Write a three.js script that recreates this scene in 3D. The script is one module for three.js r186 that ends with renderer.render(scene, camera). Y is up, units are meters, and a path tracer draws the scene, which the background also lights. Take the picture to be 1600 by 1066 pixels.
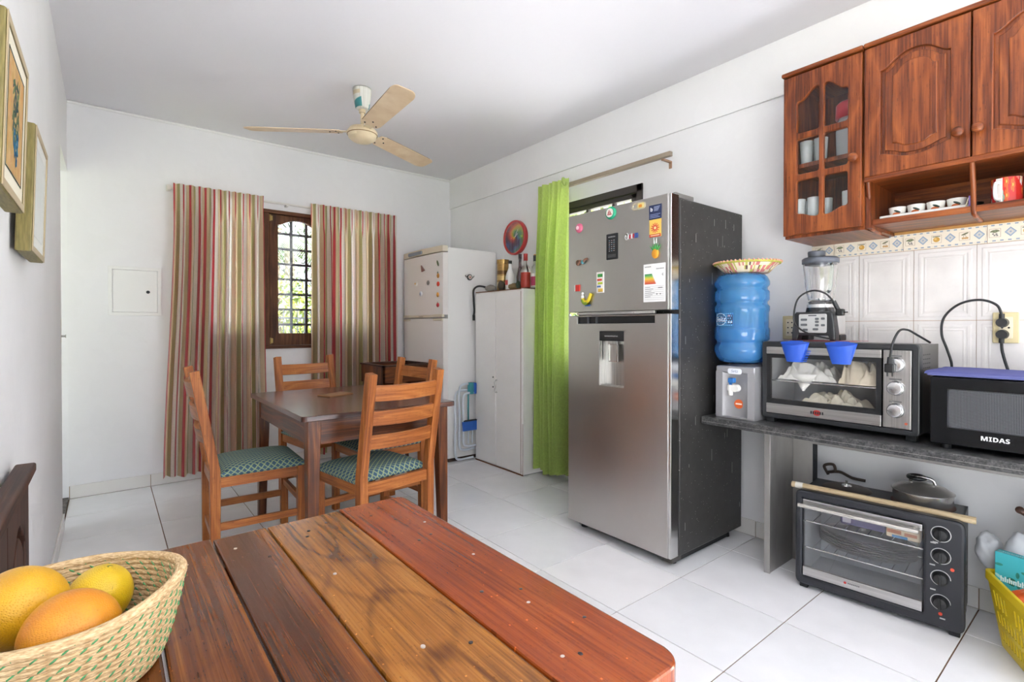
import * as THREE from 'three';
import { FontLoader } from 'three/addons/loaders/FontLoader.js';
import { TextGeometry } from 'three/addons/geometries/TextGeometry.js';
import { RoundedBoxGeometry } from 'three/addons/geometries/RoundedBoxGeometry.js';
import { mergeGeometries, mergeVertices } from 'three/addons/utils/BufferGeometryUtils.js';

// ---------- camera, sky, sun, exposure ----------
const scene = new THREE.Scene();
const camera = new THREE.PerspectiveCamera(67.85, 1600 / 1066, 0.05, 200);
camera.position.set(0, 1.14, 0);
camera.rotation.order = 'YXZ';
camera.rotation.set(-0.0076, -0.6739, 0);
camera.setViewOffset(1600, 1066, 0, 15.5, 1600, 1066);   // shift lens: keeps verticals upright

const sunDir = new THREE.Vector3(-0.06, 1.45, 0.8).normalize();   // the sun stands high behind the photographer
scene.background = new THREE.Color().setRGB(0.93, 1.0, 1.13);   // bright hazy sky
scene.backgroundIntensity = 1.0;
const sun = new THREE.DirectionalLight(0xf0f4ff, 28);
sun.name = 'sun';
sun.position.copy(sunDir).multiplyScalar(20);
sun.castShadow = true;
sun.shadow.mapSize.set(4096, 4096);
Object.assign(sun.shadow.camera, { left: -12, right: 12, top: 12, bottom: -12, near: 1, far: 50 });
scene.add(sun, sun.target);

const renderer = new THREE.WebGLRenderer({ antialias: true });
renderer.toneMapping = THREE.LinearToneMapping;
renderer.toneMappingExposure = 2.45;
renderer.shadowMap.enabled = true;

// ---------- room measures (metres) ----------
const XL = -0.201, XR = 2.754, ZB = -4.456, ZF = 2.2, HC = 2.638;

// ---------- helpers ----------
function rngOf(seed) { let s = seed >>> 0; return () => { s = (s + 0x6d2b79f5) | 0; let t = Math.imul(s ^ (s >>> 15), 1 | s); t = (t + Math.imul(t ^ (t >>> 7), 61 | t)) ^ t; return ((t ^ (t >>> 14)) >>> 0) / 4294967296; }; }
const rnd = rngOf(77);
const sm = (t) => t * t * (3 - 2 * t), lerp = (a, b, t) => a + (b - a) * t, clamp = (x, a = 0, b = 1) => Math.min(b, Math.max(a, x));
const step = (a, b, x) => sm(clamp((x - a) / (b - a)));
function h2(ix, iy, s) { let h = Math.imul(ix, 374761393) ^ Math.imul(iy, 668265263) ^ Math.imul(s, 2246822519); h = Math.imul(h ^ (h >>> 13), 1274126177); return ((h ^ (h >>> 16)) >>> 0) / 4294967296; }
function vn(x, y, px, py, s) {          // value noise, periodic in px, py cells
  const ix = Math.floor(x), iy = Math.floor(y), fx = sm(x - ix), fy = sm(y - iy), m = (a, p) => ((a % p) + p) % p;
  const x0 = m(ix, px), x1 = m(ix + 1, px), y0 = m(iy, py), y1 = m(iy + 1, py);
  return lerp(lerp(h2(x0, y0, s), h2(x1, y0, s), fx), lerp(h2(x0, y1, s), h2(x1, y1, s), fx), fy);
}
function fbm(u, v, cx, cy, s, oct = 4) { let a = 0.5, t = 0, n = 0; for (let i = 0; i < oct; i++) { t += a * vn(u * cx, v * cy, cx, cy, s + i); n += a; a *= 0.5; cx *= 2; cy *= 2; } return t / n; }
function tex(w, h, fn, { gray = false, size = null, clampEdge = false } = {}) {
  const d = new Uint8Array(w * h * 4);
  for (let y = 0; y < h; y++) for (let x = 0; x < w; x++) {
    const c = fn((x + 0.5) / w, (y + 0.5) / h), o = (y * w + x) * 4;
    if (gray) { d[o] = d[o + 1] = d[o + 2] = clamp(c) * 255; } else { d[o] = clamp(c[0], 0, 255); d[o + 1] = clamp(c[1], 0, 255); d[o + 2] = clamp(c[2], 0, 255); }
    d[o + 3] = 255;
  }
  const t = new THREE.DataTexture(d, w, h);
  t.magFilter = THREE.LinearFilter; t.minFilter = THREE.LinearMipmapLinearFilter; t.generateMipmaps = true;
  t.wrapS = t.wrapT = clampEdge ? THREE.ClampToEdgeWrapping : THREE.RepeatWrapping;
  if (!gray) t.colorSpace = THREE.SRGBColorSpace;
  if (size) t.repeat.set(1 / size[0], 1 / size[1]);
  t.needsUpdate = true;
  return t;
}
function canvasTex(w, h, draw) {
  const c = document.createElement('canvas'); c.width = w; c.height = h;
  const g = c.getContext('2d'); draw(g, w, h);
  const t = new THREE.CanvasTexture(c); t.colorSpace = THREE.SRGBColorSpace; t.magFilter = THREE.LinearFilter;
  return t;
}
// small print too blurred in the photograph to read: a row of letter-like strokes
function scribble(g, x, y, w, h, col, n) { const r = rngOf(Math.round(x * 7 + y * 13 + w)); g.fillStyle = col; const s = w / n; for (let i = 0; i < n; i++) { const a = x + i * s, k = Math.floor(r() * 4), t = Math.max(2, h * 0.2); g.fillRect(a, y + (k === 1 ? h * 0.3 : 0), t, h * (k === 1 ? 0.7 : 1)); if (k !== 3) g.fillRect(a, y + (k === 2 ? h - t : h * 0.3), s * 0.65, t); g.fillRect(a + s * 0.5, y + h * 0.3, t, h * 0.7); } }
const mix = (a, b, t) => [lerp(a[0], b[0], t), lerp(a[1], b[1], t), lerp(a[2], b[2], t)];
function M(color, roughness = 0.5, o = {}) {
  const { metric, ...rest } = o;
  const m = new THREE.MeshPhysicalMaterial({ color, roughness, ...rest });
  m.userData.metric = !!metric;
  return m;
}
// uv in metres: each face is laid out along its own plane, u along the grain axis
function metricUV(g, grain, ou = 0, ov = 0) {
  const p = g.attributes.position, n = g.attributes.normal, uv = new Float32Array(p.count * 2);
  g.computeBoundingBox();
  if (!grain) { const s = g.boundingBox.getSize(new THREE.Vector3()); grain = s.x >= s.y && s.x >= s.z ? 'x' : s.y >= s.z ? 'y' : 'z'; }
  const gi = 'xyz'.indexOf(grain), get = (i, k) => (k === 0 ? p.getX(i) : k === 1 ? p.getY(i) : p.getZ(i));
  for (let i = 0; i < p.count; i += 3) {
    let nx = 0, ny = 0, nz = 0;
    for (let k = 0; k < 3; k++) { nx += Math.abs(n.getX(i + k)); ny += Math.abs(n.getY(i + k)); nz += Math.abs(n.getZ(i + k)); }
    const ax = nx >= ny && nx >= nz ? 0 : ny >= nz ? 1 : 2;
    let a = gi, b = 3 - gi - ax;
    if (ax === gi) { a = (gi + 1) % 3; b = (gi + 2) % 3; }
    for (let k = 0; k < 3; k++) { uv[(i + k) * 2] = get(i + k, a) + ou; uv[(i + k) * 2 + 1] = get(i + k, b) + ov; }
  }
  g.setAttribute('uv', new THREE.BufferAttribute(uv, 2));
}
const taken = new Map();
function numbered(name) { const n = taken.get(name) || 0; taken.set(name, n + 1); return n ? name + '_' + String(n).padStart(3, '0') : name; }
function flat(g) {
  let q = g.index ? g.toNonIndexed() : g;
  for (const k of Object.keys(q.attributes)) if (!['position', 'normal', 'uv'].includes(k)) q.deleteAttribute(k);
  if (!q.attributes.normal) q.computeVertexNormals();
  if (!q.attributes.uv) q.setAttribute('uv', new THREE.BufferAttribute(new Float32Array(q.attributes.position.count * 2), 2));
  return q;
}
function mk(name, geo, mat, parent, o = {}) {
  let g;
  if (Array.isArray(geo)) g = geo.length > 1 ? mergeGeometries(geo.map(flat)) : flat(geo[0]); else g = mat.userData.metric ? flat(geo) : geo;
  if (mat.userData.metric && o.uv !== false) metricUV(g, o.grain, rnd() * 3, rnd() * 3);
  const m = new THREE.Mesh(g, mat);
  m.name = parent ? name : numbered(name);
  m.castShadow = m.receiveShadow = true;
  (parent || scene).add(m);
  if (o.at) m.position.set(...o.at);
  if (o.rot) m.rotation.set(...o.rot);
  if (o.label) m.userData.label = o.label;
  return m;
}
function tag(o, label, category, group, kind) { o.userData.label = label; o.userData.category = category; if (group) o.userData.group = group; if (kind) o.userData.kind = kind; return o; }
function thing(name, label, category, at = [0, 0, 0], turn = 0, group) {
  const o = new THREE.Group(); o.name = numbered(name); o.position.set(...at); o.rotation.y = turn; scene.add(o);
  return tag(o, label, category, group);
}
function struct(name, label, category) { const o = new THREE.Group(); o.name = numbered(name); scene.add(o); return tag(o, label, category, null, 'structure'); }
function sub(name, parent, at = [0, 0, 0], rot) { const o = new THREE.Group(); o.name = name; o.position.set(...at); if (rot) o.rotation.set(...rot); parent.add(o); return o; }
function copyOf(src, at, turn, label) {
  const c = src.clone(); c.name = numbered(src.name.replace(/_\d{3}$/, '')); scene.add(c);
  c.position.set(...at); if (turn !== undefined) c.rotation.y = turn;
  c.userData = { ...src.userData }; if (label) c.userData.label = label;
  return c;
}
// geometry builders; bx gives a box by its limits
const bx = (x0, x1, y0, y1, z0, z1, r = 0) => {
  const w = Math.abs(x1 - x0), h = Math.abs(y1 - y0), d = Math.abs(z1 - z0);
  const g = r > 0 ? new RoundedBoxGeometry(w, h, d, 2, Math.min(r, w * 0.49, h * 0.49, d * 0.49)) : new THREE.BoxGeometry(w, h, d);
  return g.translate((x0 + x1) / 2, (y0 + y1) / 2, (z0 + z1) / 2);
};
const cyl = (r0, r1, h, seg = 24, x = 0, y = 0, z = 0, axis = 'y') => {       // r0 bottom, r1 top, base at y
  const g = new THREE.CylinderGeometry(r1, r0, h, seg);
  if (axis === 'x') g.rotateZ(-Math.PI / 2); if (axis === 'z') g.rotateX(Math.PI / 2);
  return g.translate(x + (axis === 'x' ? h / 2 : 0), y + (axis === 'y' ? h / 2 : 0), z + (axis === 'z' ? h / 2 : 0));
};
const lathe = (pts, seg = 40, x = 0, y = 0, z = 0) => new THREE.LatheGeometry(pts.map((p) => new THREE.Vector2(p[0], p[1])), seg).translate(x, y, z);
const V = (a) => new THREE.Vector3(a[0], a[1], a[2]);
const tube = (pts, r, seg = 40, rad = 8, closed = false) => new THREE.TubeGeometry(new THREE.CatmullRomCurve3(pts.map(V), closed, 'centripetal'), seg, r, rad, closed);
const bar = (a, b, r, seg = 10) => { const A = V(a), B = V(b), d = B.clone().sub(A), g = new THREE.CylinderGeometry(r, r, d.length(), seg); g.applyQuaternion(new THREE.Quaternion().setFromUnitVectors(new THREE.Vector3(0, 1, 0), d.normalize())); const c = A.add(B).multiplyScalar(0.5); return g.translate(c.x, c.y, c.z); };
const shp = (pts) => new THREE.Shape(pts.map((p) => new THREE.Vector2(p[0], p[1])));
const ext = (shape, depth, bevel = 0, seg = 12) => new THREE.ExtrudeGeometry(shape, { depth, curveSegments: seg, bevelEnabled: bevel > 0, bevelThickness: bevel, bevelSize: bevel, bevelOffset: -bevel, bevelSegments: 2 });
// plane parallel to a wall: shape drawn in (z, y), extruded along +x from x0 to x1
const extZY = (shape, x0, x1, bevel = 0, seg = 12) => ext(shape, x1 - x0 - 2 * bevel, bevel, seg).rotateY(-Math.PI / 2).translate(x1 - bevel, 0, 0);   // (x,y,d) -> (-d, y, x)
function roundRect(x0, x1, y0, y1, r) {
  const s = new THREE.Shape();
  s.moveTo(x0 + r, y0); s.lineTo(x1 - r, y0); s.quadraticCurveTo(x1, y0, x1, y0 + r); s.lineTo(x1, y1 - r); s.quadraticCurveTo(x1, y1, x1 - r, y1);
  s.lineTo(x0 + r, y1); s.quadraticCurveTo(x0, y1, x0, y1 - r); s.lineTo(x0, y0 + r); s.quadraticCurveTo(x0, y0, x0 + r, y0);
  return s;
}
// a flat print lying on a surface that faces -x: image upright, its left edge at z0 (further from the camera)
function printX(x, z0, z1, y0, y1) { const g = new THREE.PlaneGeometry(z1 - z0, y1 - y0); g.rotateY(-Math.PI / 2); return g.translate(x, (y0 + y1) / 2, (z0 + z1) / 2); }
function gridSurface(nu, nv, f) {
  const pos = [], uv = [], idx = [];
  for (let j = 0; j <= nv; j++) for (let i = 0; i <= nu; i++) { const q = f(i / nu, j / nv); pos.push(q[0], q[1], q[2]); uv.push(q[3] ?? i / nu, q[4] ?? j / nv); }
  for (let j = 0; j < nv; j++) for (let i = 0; i < nu; i++) { const a = j * (nu + 1) + i, b = a + 1, c = a + nu + 1, d = c + 1; idx.push(a, b, d, a, d, c); }
  const g = new THREE.BufferGeometry();
  g.setAttribute('position', new THREE.Float32BufferAttribute(pos, 3)); g.setAttribute('uv', new THREE.Float32BufferAttribute(uv, 2)); g.setIndex(idx); g.computeVertexNormals();
  return g;
}

const fontBold = await new FontLoader().loadAsync('fonts/droid/droid_sans_bold.typeface.json');

// ---------- materials ----------
function woodTex(cols, seed, { rings = 7, wav = 0.5, fib = 90, size = [0.9, 0.3], w = 512, h = 512, contrast = 1 } = {}) {
  return tex(w, h, (u, v) => {
    const warp = (fbm(u, v, 2, 4, seed, 4) - 0.5) * wav;
    const r = (v + warp) * rings, f = r - Math.floor(r);
    const ring = Math.pow(Math.abs(f * 2 - 1), 1.6);
    const fibre = fbm(u, v, 5, fib, seed + 20, 3), blot = fbm(u, v, 3, 3, seed + 40, 3);
    const t = clamp(0.5 + contrast * ((ring - 0.45) * 0.42 + (fibre - 0.5) * 0.85 + (blot - 0.5) * 0.75));
    const pore = vn(u * 40, v * 220, 40, 220, seed + 60) > 0.86 ? 0.82 : 1;
    const c = t < 0.5 ? mix(cols[0], cols[1], t * 2) : mix(cols[1], cols[2], t * 2 - 1);
    return [c[0] * pore, c[1] * pore, c[2] * pore];
  }, { size });
}
const woodBump = tex(256, 256, (u, v) => 0.5 + (fbm(u, v, 4, 70, 5, 3) - 0.5) * 0.9, { gray: true, size: [0.5, 0.25] });
const wood = (cols, seed, rough, o = {}, p = {}) => M(0xffffff, rough, { map: woodTex(cols, seed, p), bumpMap: woodBump, bumpScale: 0.0004, specularIntensity: 0.6, metric: true, ...o });
const mChair = wood([[116, 60, 24], [172, 100, 46], [202, 132, 70]], 11, 0.42, { clearcoat: 0.25, clearcoatRoughness: 0.35 }, { contrast: 0.8 });
const mTable = wood([[66, 32, 12], [106, 56, 24], [146, 84, 38]], 23, 0.36, { clearcoat: 0.2, clearcoatRoughness: 0.22 });
const mTableTop = wood([[58, 33, 28], [86, 52, 42], [116, 76, 60]], 29, 0.26, { clearcoat: 0.6, clearcoatRoughness: 0.2 });
const mCab = wood([[70, 30, 11], [118, 58, 25], [152, 85, 40]], 31, 0.36, { clearcoat: 0.2, clearcoatRoughness: 0.25 }, { size: [0.8, 0.35], rings: 5 });
const mWin = wood([[58, 34, 22], [92, 57, 36], [122, 80, 52]], 41, 0.6);
const mDarkWood = wood([[40, 26, 20], [66, 42, 32], [92, 60, 44]], 43, 0.5);
const mStick = wood([[176, 150, 112], [206, 184, 146], [222, 204, 170]], 47, 0.6, {}, { contrast: 0.6 });

const plasterBump = tex(512, 512, (u, v) => 0.5 * fbm(u, v, 6, 6, 3, 4) + 0.5 * fbm(u, v, 40, 40, 9, 3), { gray: true, size: [1.6, 1.6] });
const plasterCol = tex(256, 256, (u, v) => { const t = fbm(u, v, 5, 5, 15, 4), k = 240 + (t - 0.5) * 9; return [k, k, k + 1]; }, { size: [1.9, 1.9] });
const mWall = M(0xffffff, 0.75, { map: plasterCol, bumpMap: plasterBump, bumpScale: 0.0022, metric: true });
const mCeil = M(0xebeaee, 0.85, { bumpMap: plasterBump, bumpScale: 0.0012, metric: true });
const mWhite = M(0xf0f0ee, 0.6);
const mBlack = M(0x17181a, 0.4), mBlackMatte = M(0x1d1d1f, 0.7), mRubber = M(0x202123, 0.6);
const mChrome = M(0xd4d4d2, 0.16, { metalness: 1 });
const brushed = tex(128, 512, (u, v) => { const k = 190 + (vn(u * 2, v * 256, 2, 256, 8) - 0.5) * 34 + (vn(u * 3, v * 90, 3, 90, 3) - 0.5) * 20; return [k, k - 1, k - 3]; }, { size: [0.4, 0.25] });
const mSteel = M(0xffffff, 0.32, { metalness: 1, map: brushed, metric: true });
const mDarkIron = M(0x24282c, 0.5, { metalness: 0.4 });
const mGlass = M(0xffffff, 0.02, { transmission: 1, thickness: 0, ior: 1.5 });
const mGlassTint = M(0xb9c0c4, 0.03, { transmission: 1, thickness: 0, ior: 1.5 });

// ---------- the room ----------
const S_ = 'structure';
const floor = struct('floor', 'glossy white ceramic tile floor with thin brown grout lines', 'floor');
{
  const mGrout = M(0x6e523c, 0.9);
  mk('grout_bed', bx(XL - 0.15, XR + 0.15, -0.12, -0.0035, ZB - 0.15, ZF + 0.15), mGrout, floor);
  const tints = [[250, 250, 252], [246, 247, 249], [252, 252, 253]].map((c, i) => M(new THREE.Color().setRGB(c[0] / 255, c[1] / 255, c[2] / 255, THREE.SRGBColorSpace), 0.09 + 0.02 * i, { ior: 1.52, specularIntensity: 0.9, map: tex(128, 128, (u, v) => { const k = 246 + (fbm(u, v, 4, 4, 60 + i, 3) - 0.5) * 10; return [k, k, k]; }, { size: [0.45, 0.45] }), metric: true }));
  const xs = [XL]; for (let k = 0; k < 8; k++) { const x = 0.24 + 0.45 * k; if (x < XR - 0.01) xs.push(x); } xs.push(XR);
  const zs = [ZB]; for (let k = 7; k > -8; k--) { const z = -0.8687 - 0.4513 * k; if (z > ZB + 0.02 && z < ZF - 0.05) zs.push(z); } zs.push(ZF);
  const cache = new Map();
  for (let i = 0; i < xs.length - 1; i++) for (let j = 0; j < zs.length - 1; j++) {
    const w = xs[i + 1] - xs[i] - 0.0042, d = zs[j + 1] - zs[j] - 0.0042, key = w.toFixed(3) + d.toFixed(3);
    if (!cache.has(key)) { const g = flat(ext(shp([[-w / 2, -d / 2], [w / 2, -d / 2], [w / 2, d / 2], [-w / 2, d / 2]]), 0.006, 0.0012).rotateX(-Math.PI / 2).translate(0, -0.0072, 0)); metricUV(g, 'x'); cache.set(key, g); }
    mk('floor_tile', cache.get(key), tints[Math.floor(rnd() * 3)], floor, { uv: false, at: [(xs[i] + xs[i + 1]) / 2, 0, (zs[j] + zs[j + 1]) / 2] });
  }
}
tag(mk('ceiling', bx(-1.6, XR + 0.15, HC, HC + 0.14, ZB - 0.15, ZF + 0.15), mCeil), 'smooth off-white plastered ceiling above the kitchen', 'ceiling', null, S_);
tag(mk('wall_left', extZY(shp([[ZB, 2.173], [-3.82, 2.173], [-3.82, -0.01], [0.0, -0.01], [0.0, 2.3], [2.05, 2.3], [2.05, -0.01], [ZF, -0.01], [ZF, HC], [ZB, HC]]), XL - 0.15, XL), mWall, null, { grain: 'z' }), 'white plastered wall with the two framed pictures and its doorways', 'wall', null, S_);
const DOOR = { z0: -2.95, z1: -2.07, y: 2.087 };
{
  const s = shp([[-1.6, -0.12], [XR + 0.15, -0.12], [XR + 0.15, HC], [-1.6, HC]].map((p) => [p[0] < 0 ? XL - 0.002 : p[0], p[1]]));
  s.holes.push(shp([[0.545, 0.965], [0.545, 2.098], [2.0, 2.098], [2.0, 0.965]]));
  tag(mk('wall_back', ext(s, 0.15).translate(0, 0, ZB - 0.15), mWall, null, { grain: 'x' }), 'white plastered wall behind the striped curtains and wooden window', 'wall', null, S_);
}
// passage behind the doorway of the left wall
const passage = struct('wall_passage', 'white walls of the passage seen through the doorway', 'wall');
mk('end_wall', bx(-1.75, XL - 0.002, -0.12, HC, ZB - 0.16, ZB - 0.012), mWall, passage);
mk('inner_wall', bx(-1.6, XL - 0.15, -0.12, HC, -2.75, -2.6), mWall, passage);
mk('outer_wall', [bx(-1.75, -1.6, 2.2, HC + 0.14, ZB - 0.16, -2.6), bx(-1.75, -1.6, -0.12, 2.2, ZB - 0.16, -4.1), bx(-1.75, -1.6, -0.12, 2.2, -3.2, -2.6)], mWall, passage);
mk('passage_floor', bx(-1.75, XL - 0.15, -0.12, 0, ZB - 0.012, -2.6), M(0xd2cfc8, 0.3), passage);
const graniteTex = (a, b, seed, size, sc = 60) => tex(512, 512, (u, v) => { const n = fbm(u, v, 14, 14, seed, 3), f = vn(u * sc, v * sc, sc, sc, seed + 5), g = vn(u * sc * 2.3, v * sc * 2.3, Math.round(sc * 2.3), Math.round(sc * 2.3), seed + 9); let t = n * 0.6 + f * 0.4; if (g > 0.88) t += 0.45; return mix(a, b, clamp(t * 1.4 - 0.3)); }, { size: [size, size] });
const mStone = M(0xffffff, 0.85, { map: graniteTex([70, 68, 66], [150, 146, 140], 71, 0.3), metric: true });
tag(mk('doorway_sill', bx(XL - 0.15, XL - 0.002, 0, 0.012, ZB, -3.822, 0.003), mStone), 'rough grey stone sill in the doorway of the left wall', 'sill', null, S_);

const wallRight = struct('wall_right', 'white plastered wall with relief tiles above the kitchen counter', 'wall');
{
  const s = shp([[ZB - 0.15, -0.12], [DOOR.z0, -0.12], [DOOR.z0, DOOR.y], [DOOR.z1, DOOR.y], [DOOR.z1, -0.12], [0.42, -0.12], [0.42, 2.34], [2.1, 2.34], [2.1, -0.12], [ZF + 0.15, -0.12], [ZF + 0.15, HC], [ZB - 0.15, HC]]);
  mk('plaster', extZY(s, XR, XR + 0.15), mWall, wallRight, { grain: 'z' });
  // relief tiles
  const relief = tex(256, 384, (u, v) => {
    const du = Math.min(u, 1 - u) * 0.2, dv = Math.min(v, 1 - v) * 0.3, d = Math.min(du, dv);
    let h = 0.35;
    h += 0.3 * step(0.012, 0.018, d) * (1 - step(0.024, 0.03, d)); h += 0.22 * step(0.033, 0.036, d) * (1 - step(0.038, 0.042, d));
    if (d > 0.042) h += 0.35 * (fbm(u, v, 5, 7, 33, 3) - 0.42) * step(0.042, 0.055, d);
    return h;
  }, { gray: true });
  const vein = tex(128, 192, (u, v) => { const t = fbm(u, v, 4, 5, 21, 4), k = 236 + (t - 0.5) * 14; return [k, k - 2, k - 3]; });
  const mTile = M(0xf6f4f1, 0.28, { map: vein, bumpMap: relief, bumpScale: 0.004 });
  const zs = [-1.045, -0.84, -0.635, -0.43, -0.226, -0.021, 0.184, 0.389], ys = [1.474, 1.168, 0.862, 0.66];
  const geos = ys.slice(0, 3).map((y, r) => { const h = y - ys[r + 1] - 0.0022, w = 0.205 - 0.0022, g = bx(-0.004, 0.004, -h / 2, h / 2, -w / 2, w / 2); return g; });
  mk('tile_grout', bx(XR - 0.0045, XR + 0.001, 0.655, 1.552, -1.045, 0.39), M(0xc2a58e, 0.9), wallRight);
  for (let r = 0; r < 3; r++) for (let c = 0; c < 7; c++) mk('wall_tile', geos[r], mTile, wallRight, { at: [XR - 0.004, (ys[r] + ys[r + 1]) / 2, (zs[c] + zs[c + 1]) / 2] });
  // printed fruit border
  const border = canvasTex(1024, 288, (g, w, h) => {
    g.fillStyle = '#efe7d6'; g.fillRect(0, 0, w, h);
    for (let i = 0; i < 24; i++) { g.fillStyle = i % 2 ? '#8fa3b8' : '#e6dfd0'; g.fillRect(i * w / 24, 14, w / 24 - 4, 20); g.fillRect(i * w / 24 + 14, h - 36, w / 24 - 4, 20); }
    const icon = (x, kind) => {
      g.strokeStyle = '#a9937c'; g.lineWidth = 4; g.strokeRect(x - 62, 78, 124, 128);
      if (kind === 1) { g.fillStyle = '#d7a851'; g.beginPath(); g.arc(x, 150, 42, 0, 7); g.fill(); g.fillStyle = '#e6c680'; g.beginPath(); g.arc(x - 12, 140, 16, 0, 7); g.fill(); g.fillStyle = '#6f7758'; g.fillRect(x - 50, 92, 96, 14); }
      if (kind === 0) { g.fillStyle = '#7a8262'; for (const [a, b] of [[-26, 112], [24, 108], [0, 126]]) { g.beginPath(); g.ellipse(x + a, b, 30, 13, a / 60, 0, 7); g.fill(); } g.fillStyle = '#8d8a86'; for (const [a, b] of [[-20, 156], [16, 160], [-4, 180], [24, 182]]) { g.beginPath(); g.arc(x + a, b, 12, 0, 7); g.fill(); } }
      if (kind === 2) { g.fillStyle = '#6f7758'; g.beginPath(); g.ellipse(x + 4, 106, 46, 12, -0.4, 0, 7); g.fill(); g.strokeStyle = '#7d6a4d'; g.lineWidth = 4; g.beginPath(); g.moveTo(x, 106); g.lineTo(x - 16, 160); g.moveTo(x, 106); g.lineTo(x + 24, 164); g.stroke(); g.fillStyle = '#c99f68'; for (const a of [-18, 8, 30]) { g.beginPath(); g.arc(x + a, 174, 16, 0, 7); g.fill(); } }
    };
    const dia = (x) => { const c = ['#8ea6bd', '#b9c4cd', '#dcd3c3', '#9fb2c4']; for (let k = 0; k < 4; k++) { g.fillStyle = c[k]; g.beginPath(); const r = 74 - k * 18; g.moveTo(x, 142 - r); g.lineTo(x + r * 0.9, 142); g.lineTo(x, 142 + r); g.lineTo(x - r * 0.9, 142); g.fill(); } };
    [85, 427, 768].forEach((x, i) => { icon(x, i); dia(x + 170); });
    g.strokeStyle = '#c3b5a0'; g.lineWidth = 5; g.beginPath(); g.moveTo(1000, 0); g.lineTo(1022, 144); g.lineTo(1000, 288); g.stroke();
  });
  const mBorder = M(0xffffff, 0.3, { map: border });
  const bz = [-1.045, -0.943, -0.672, -0.4, -0.129, 0.142, 0.389];
  for (let i = 0; i < bz.length - 1; i++) {
    const w = bz[i + 1] - bz[i] - 0.002, g = bx(-0.0045, 0.0045, 1.4755, 1.549, -w / 2, w / 2);
    const uv = g.attributes.uv; for (let k = 0; k < uv.count; k++) uv.setX(k, 1 - (1 - uv.getX(k)) * w / 0.27);
    mk('border_tile', g, mBorder, wallRight, { at: [XR - 0.0045, 0, (bz[i] + bz[i + 1]) / 2] });
  }
}
{
  const s = shp([[XL - 0.15, -0.12], [1.5, -0.12], [1.5, 2.25], [2.2, 2.25], [2.2, -0.12], [XR + 0.15, -0.12], [XR + 0.15, HC], [XL - 0.15, HC]]);
  tag(mk('wall_rear', ext(s, 0.15).translate(0, 0, ZF), mWall, null, { grain: 'x' }), 'white plastered wall with a wide terrace opening', 'wall', null, S_);
}
tag(mk('trim_1', bx(XL, XR, HC - 0.018, HC, ZB, ZB + 0.014, 0.006), mWhite), 'thin white plaster bead where the back wall meets the ceiling', 'trim', null, S_);
tag(mk('trim_2', bx(XR - 0.014, XR, 2.343, HC, ZB, ZF, 0.003), mWall, null, { grain: 'z' }), 'white plaster beam standing slightly proud along the top of the wall', 'trim', null, S_);
{
  const mBase = M(0xebe9e4, 0.22), mJoint = M(0x9c8468, 0.9), cut = [XL + 0.002, 0.24, 0.69, 1.14, 1.59, 2.04, 2.49, XR - 0.01];
  const b1 = struct('baseboard_back', 'low white tile skirting along the curtained wall', 'baseboard');
  mk('grout', bx(XL, XR, 0, 0.083, ZB, ZB + 0.005), mJoint, b1);
  for (let i = 0; i < 7; i++) mk('skirting_tile', bx(cut[i] + 0.0015, cut[i + 1] - 0.0015, 0.002, 0.086, ZB, ZB + 0.009, 0.002), mBase, b1);
  const b2 = struct('baseboard_right', 'low white tile skirting along the kitchen wall', 'baseboard');
  for (const [a, e] of [[ZB + 0.01, -2.96], [-2.06, 0.41]]) {
    mk('grout', bx(XR - 0.005, XR, 0, 0.083, a, e), mJoint, b2);
    let z = a; for (const t of [-4.03, -3.578, -3.126, -2.96, -1.77, -1.32, -1.217, -0.8687, -0.4174, 0.034, 0.41]) if (t > z + 0.01 && t <= e + 0.001) { mk('skirting_tile', bx(XR - 0.009, XR, 0.002, 0.086, z + 0.0015, t - 0.0015, 0.002), mBase, b2); z = t; }
  }
  const b3 = struct('baseboard_left', 'low white tile skirting along the picture wall', 'baseboard');
  mk('grout', bx(XL, XL + 0.005, 0, 0.083, -3.818, -1.11), mJoint, b3);
  for (let k = 0; k < 6; k++) mk('skirting_tile', bx(XL, XL + 0.009, 0.002, 0.086, -3.815 + k * 0.4513 + 0.0015, -3.815 + (k + 1) * 0.4513 - 0.0015, 0.002), mBase, b3);
}

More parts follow.
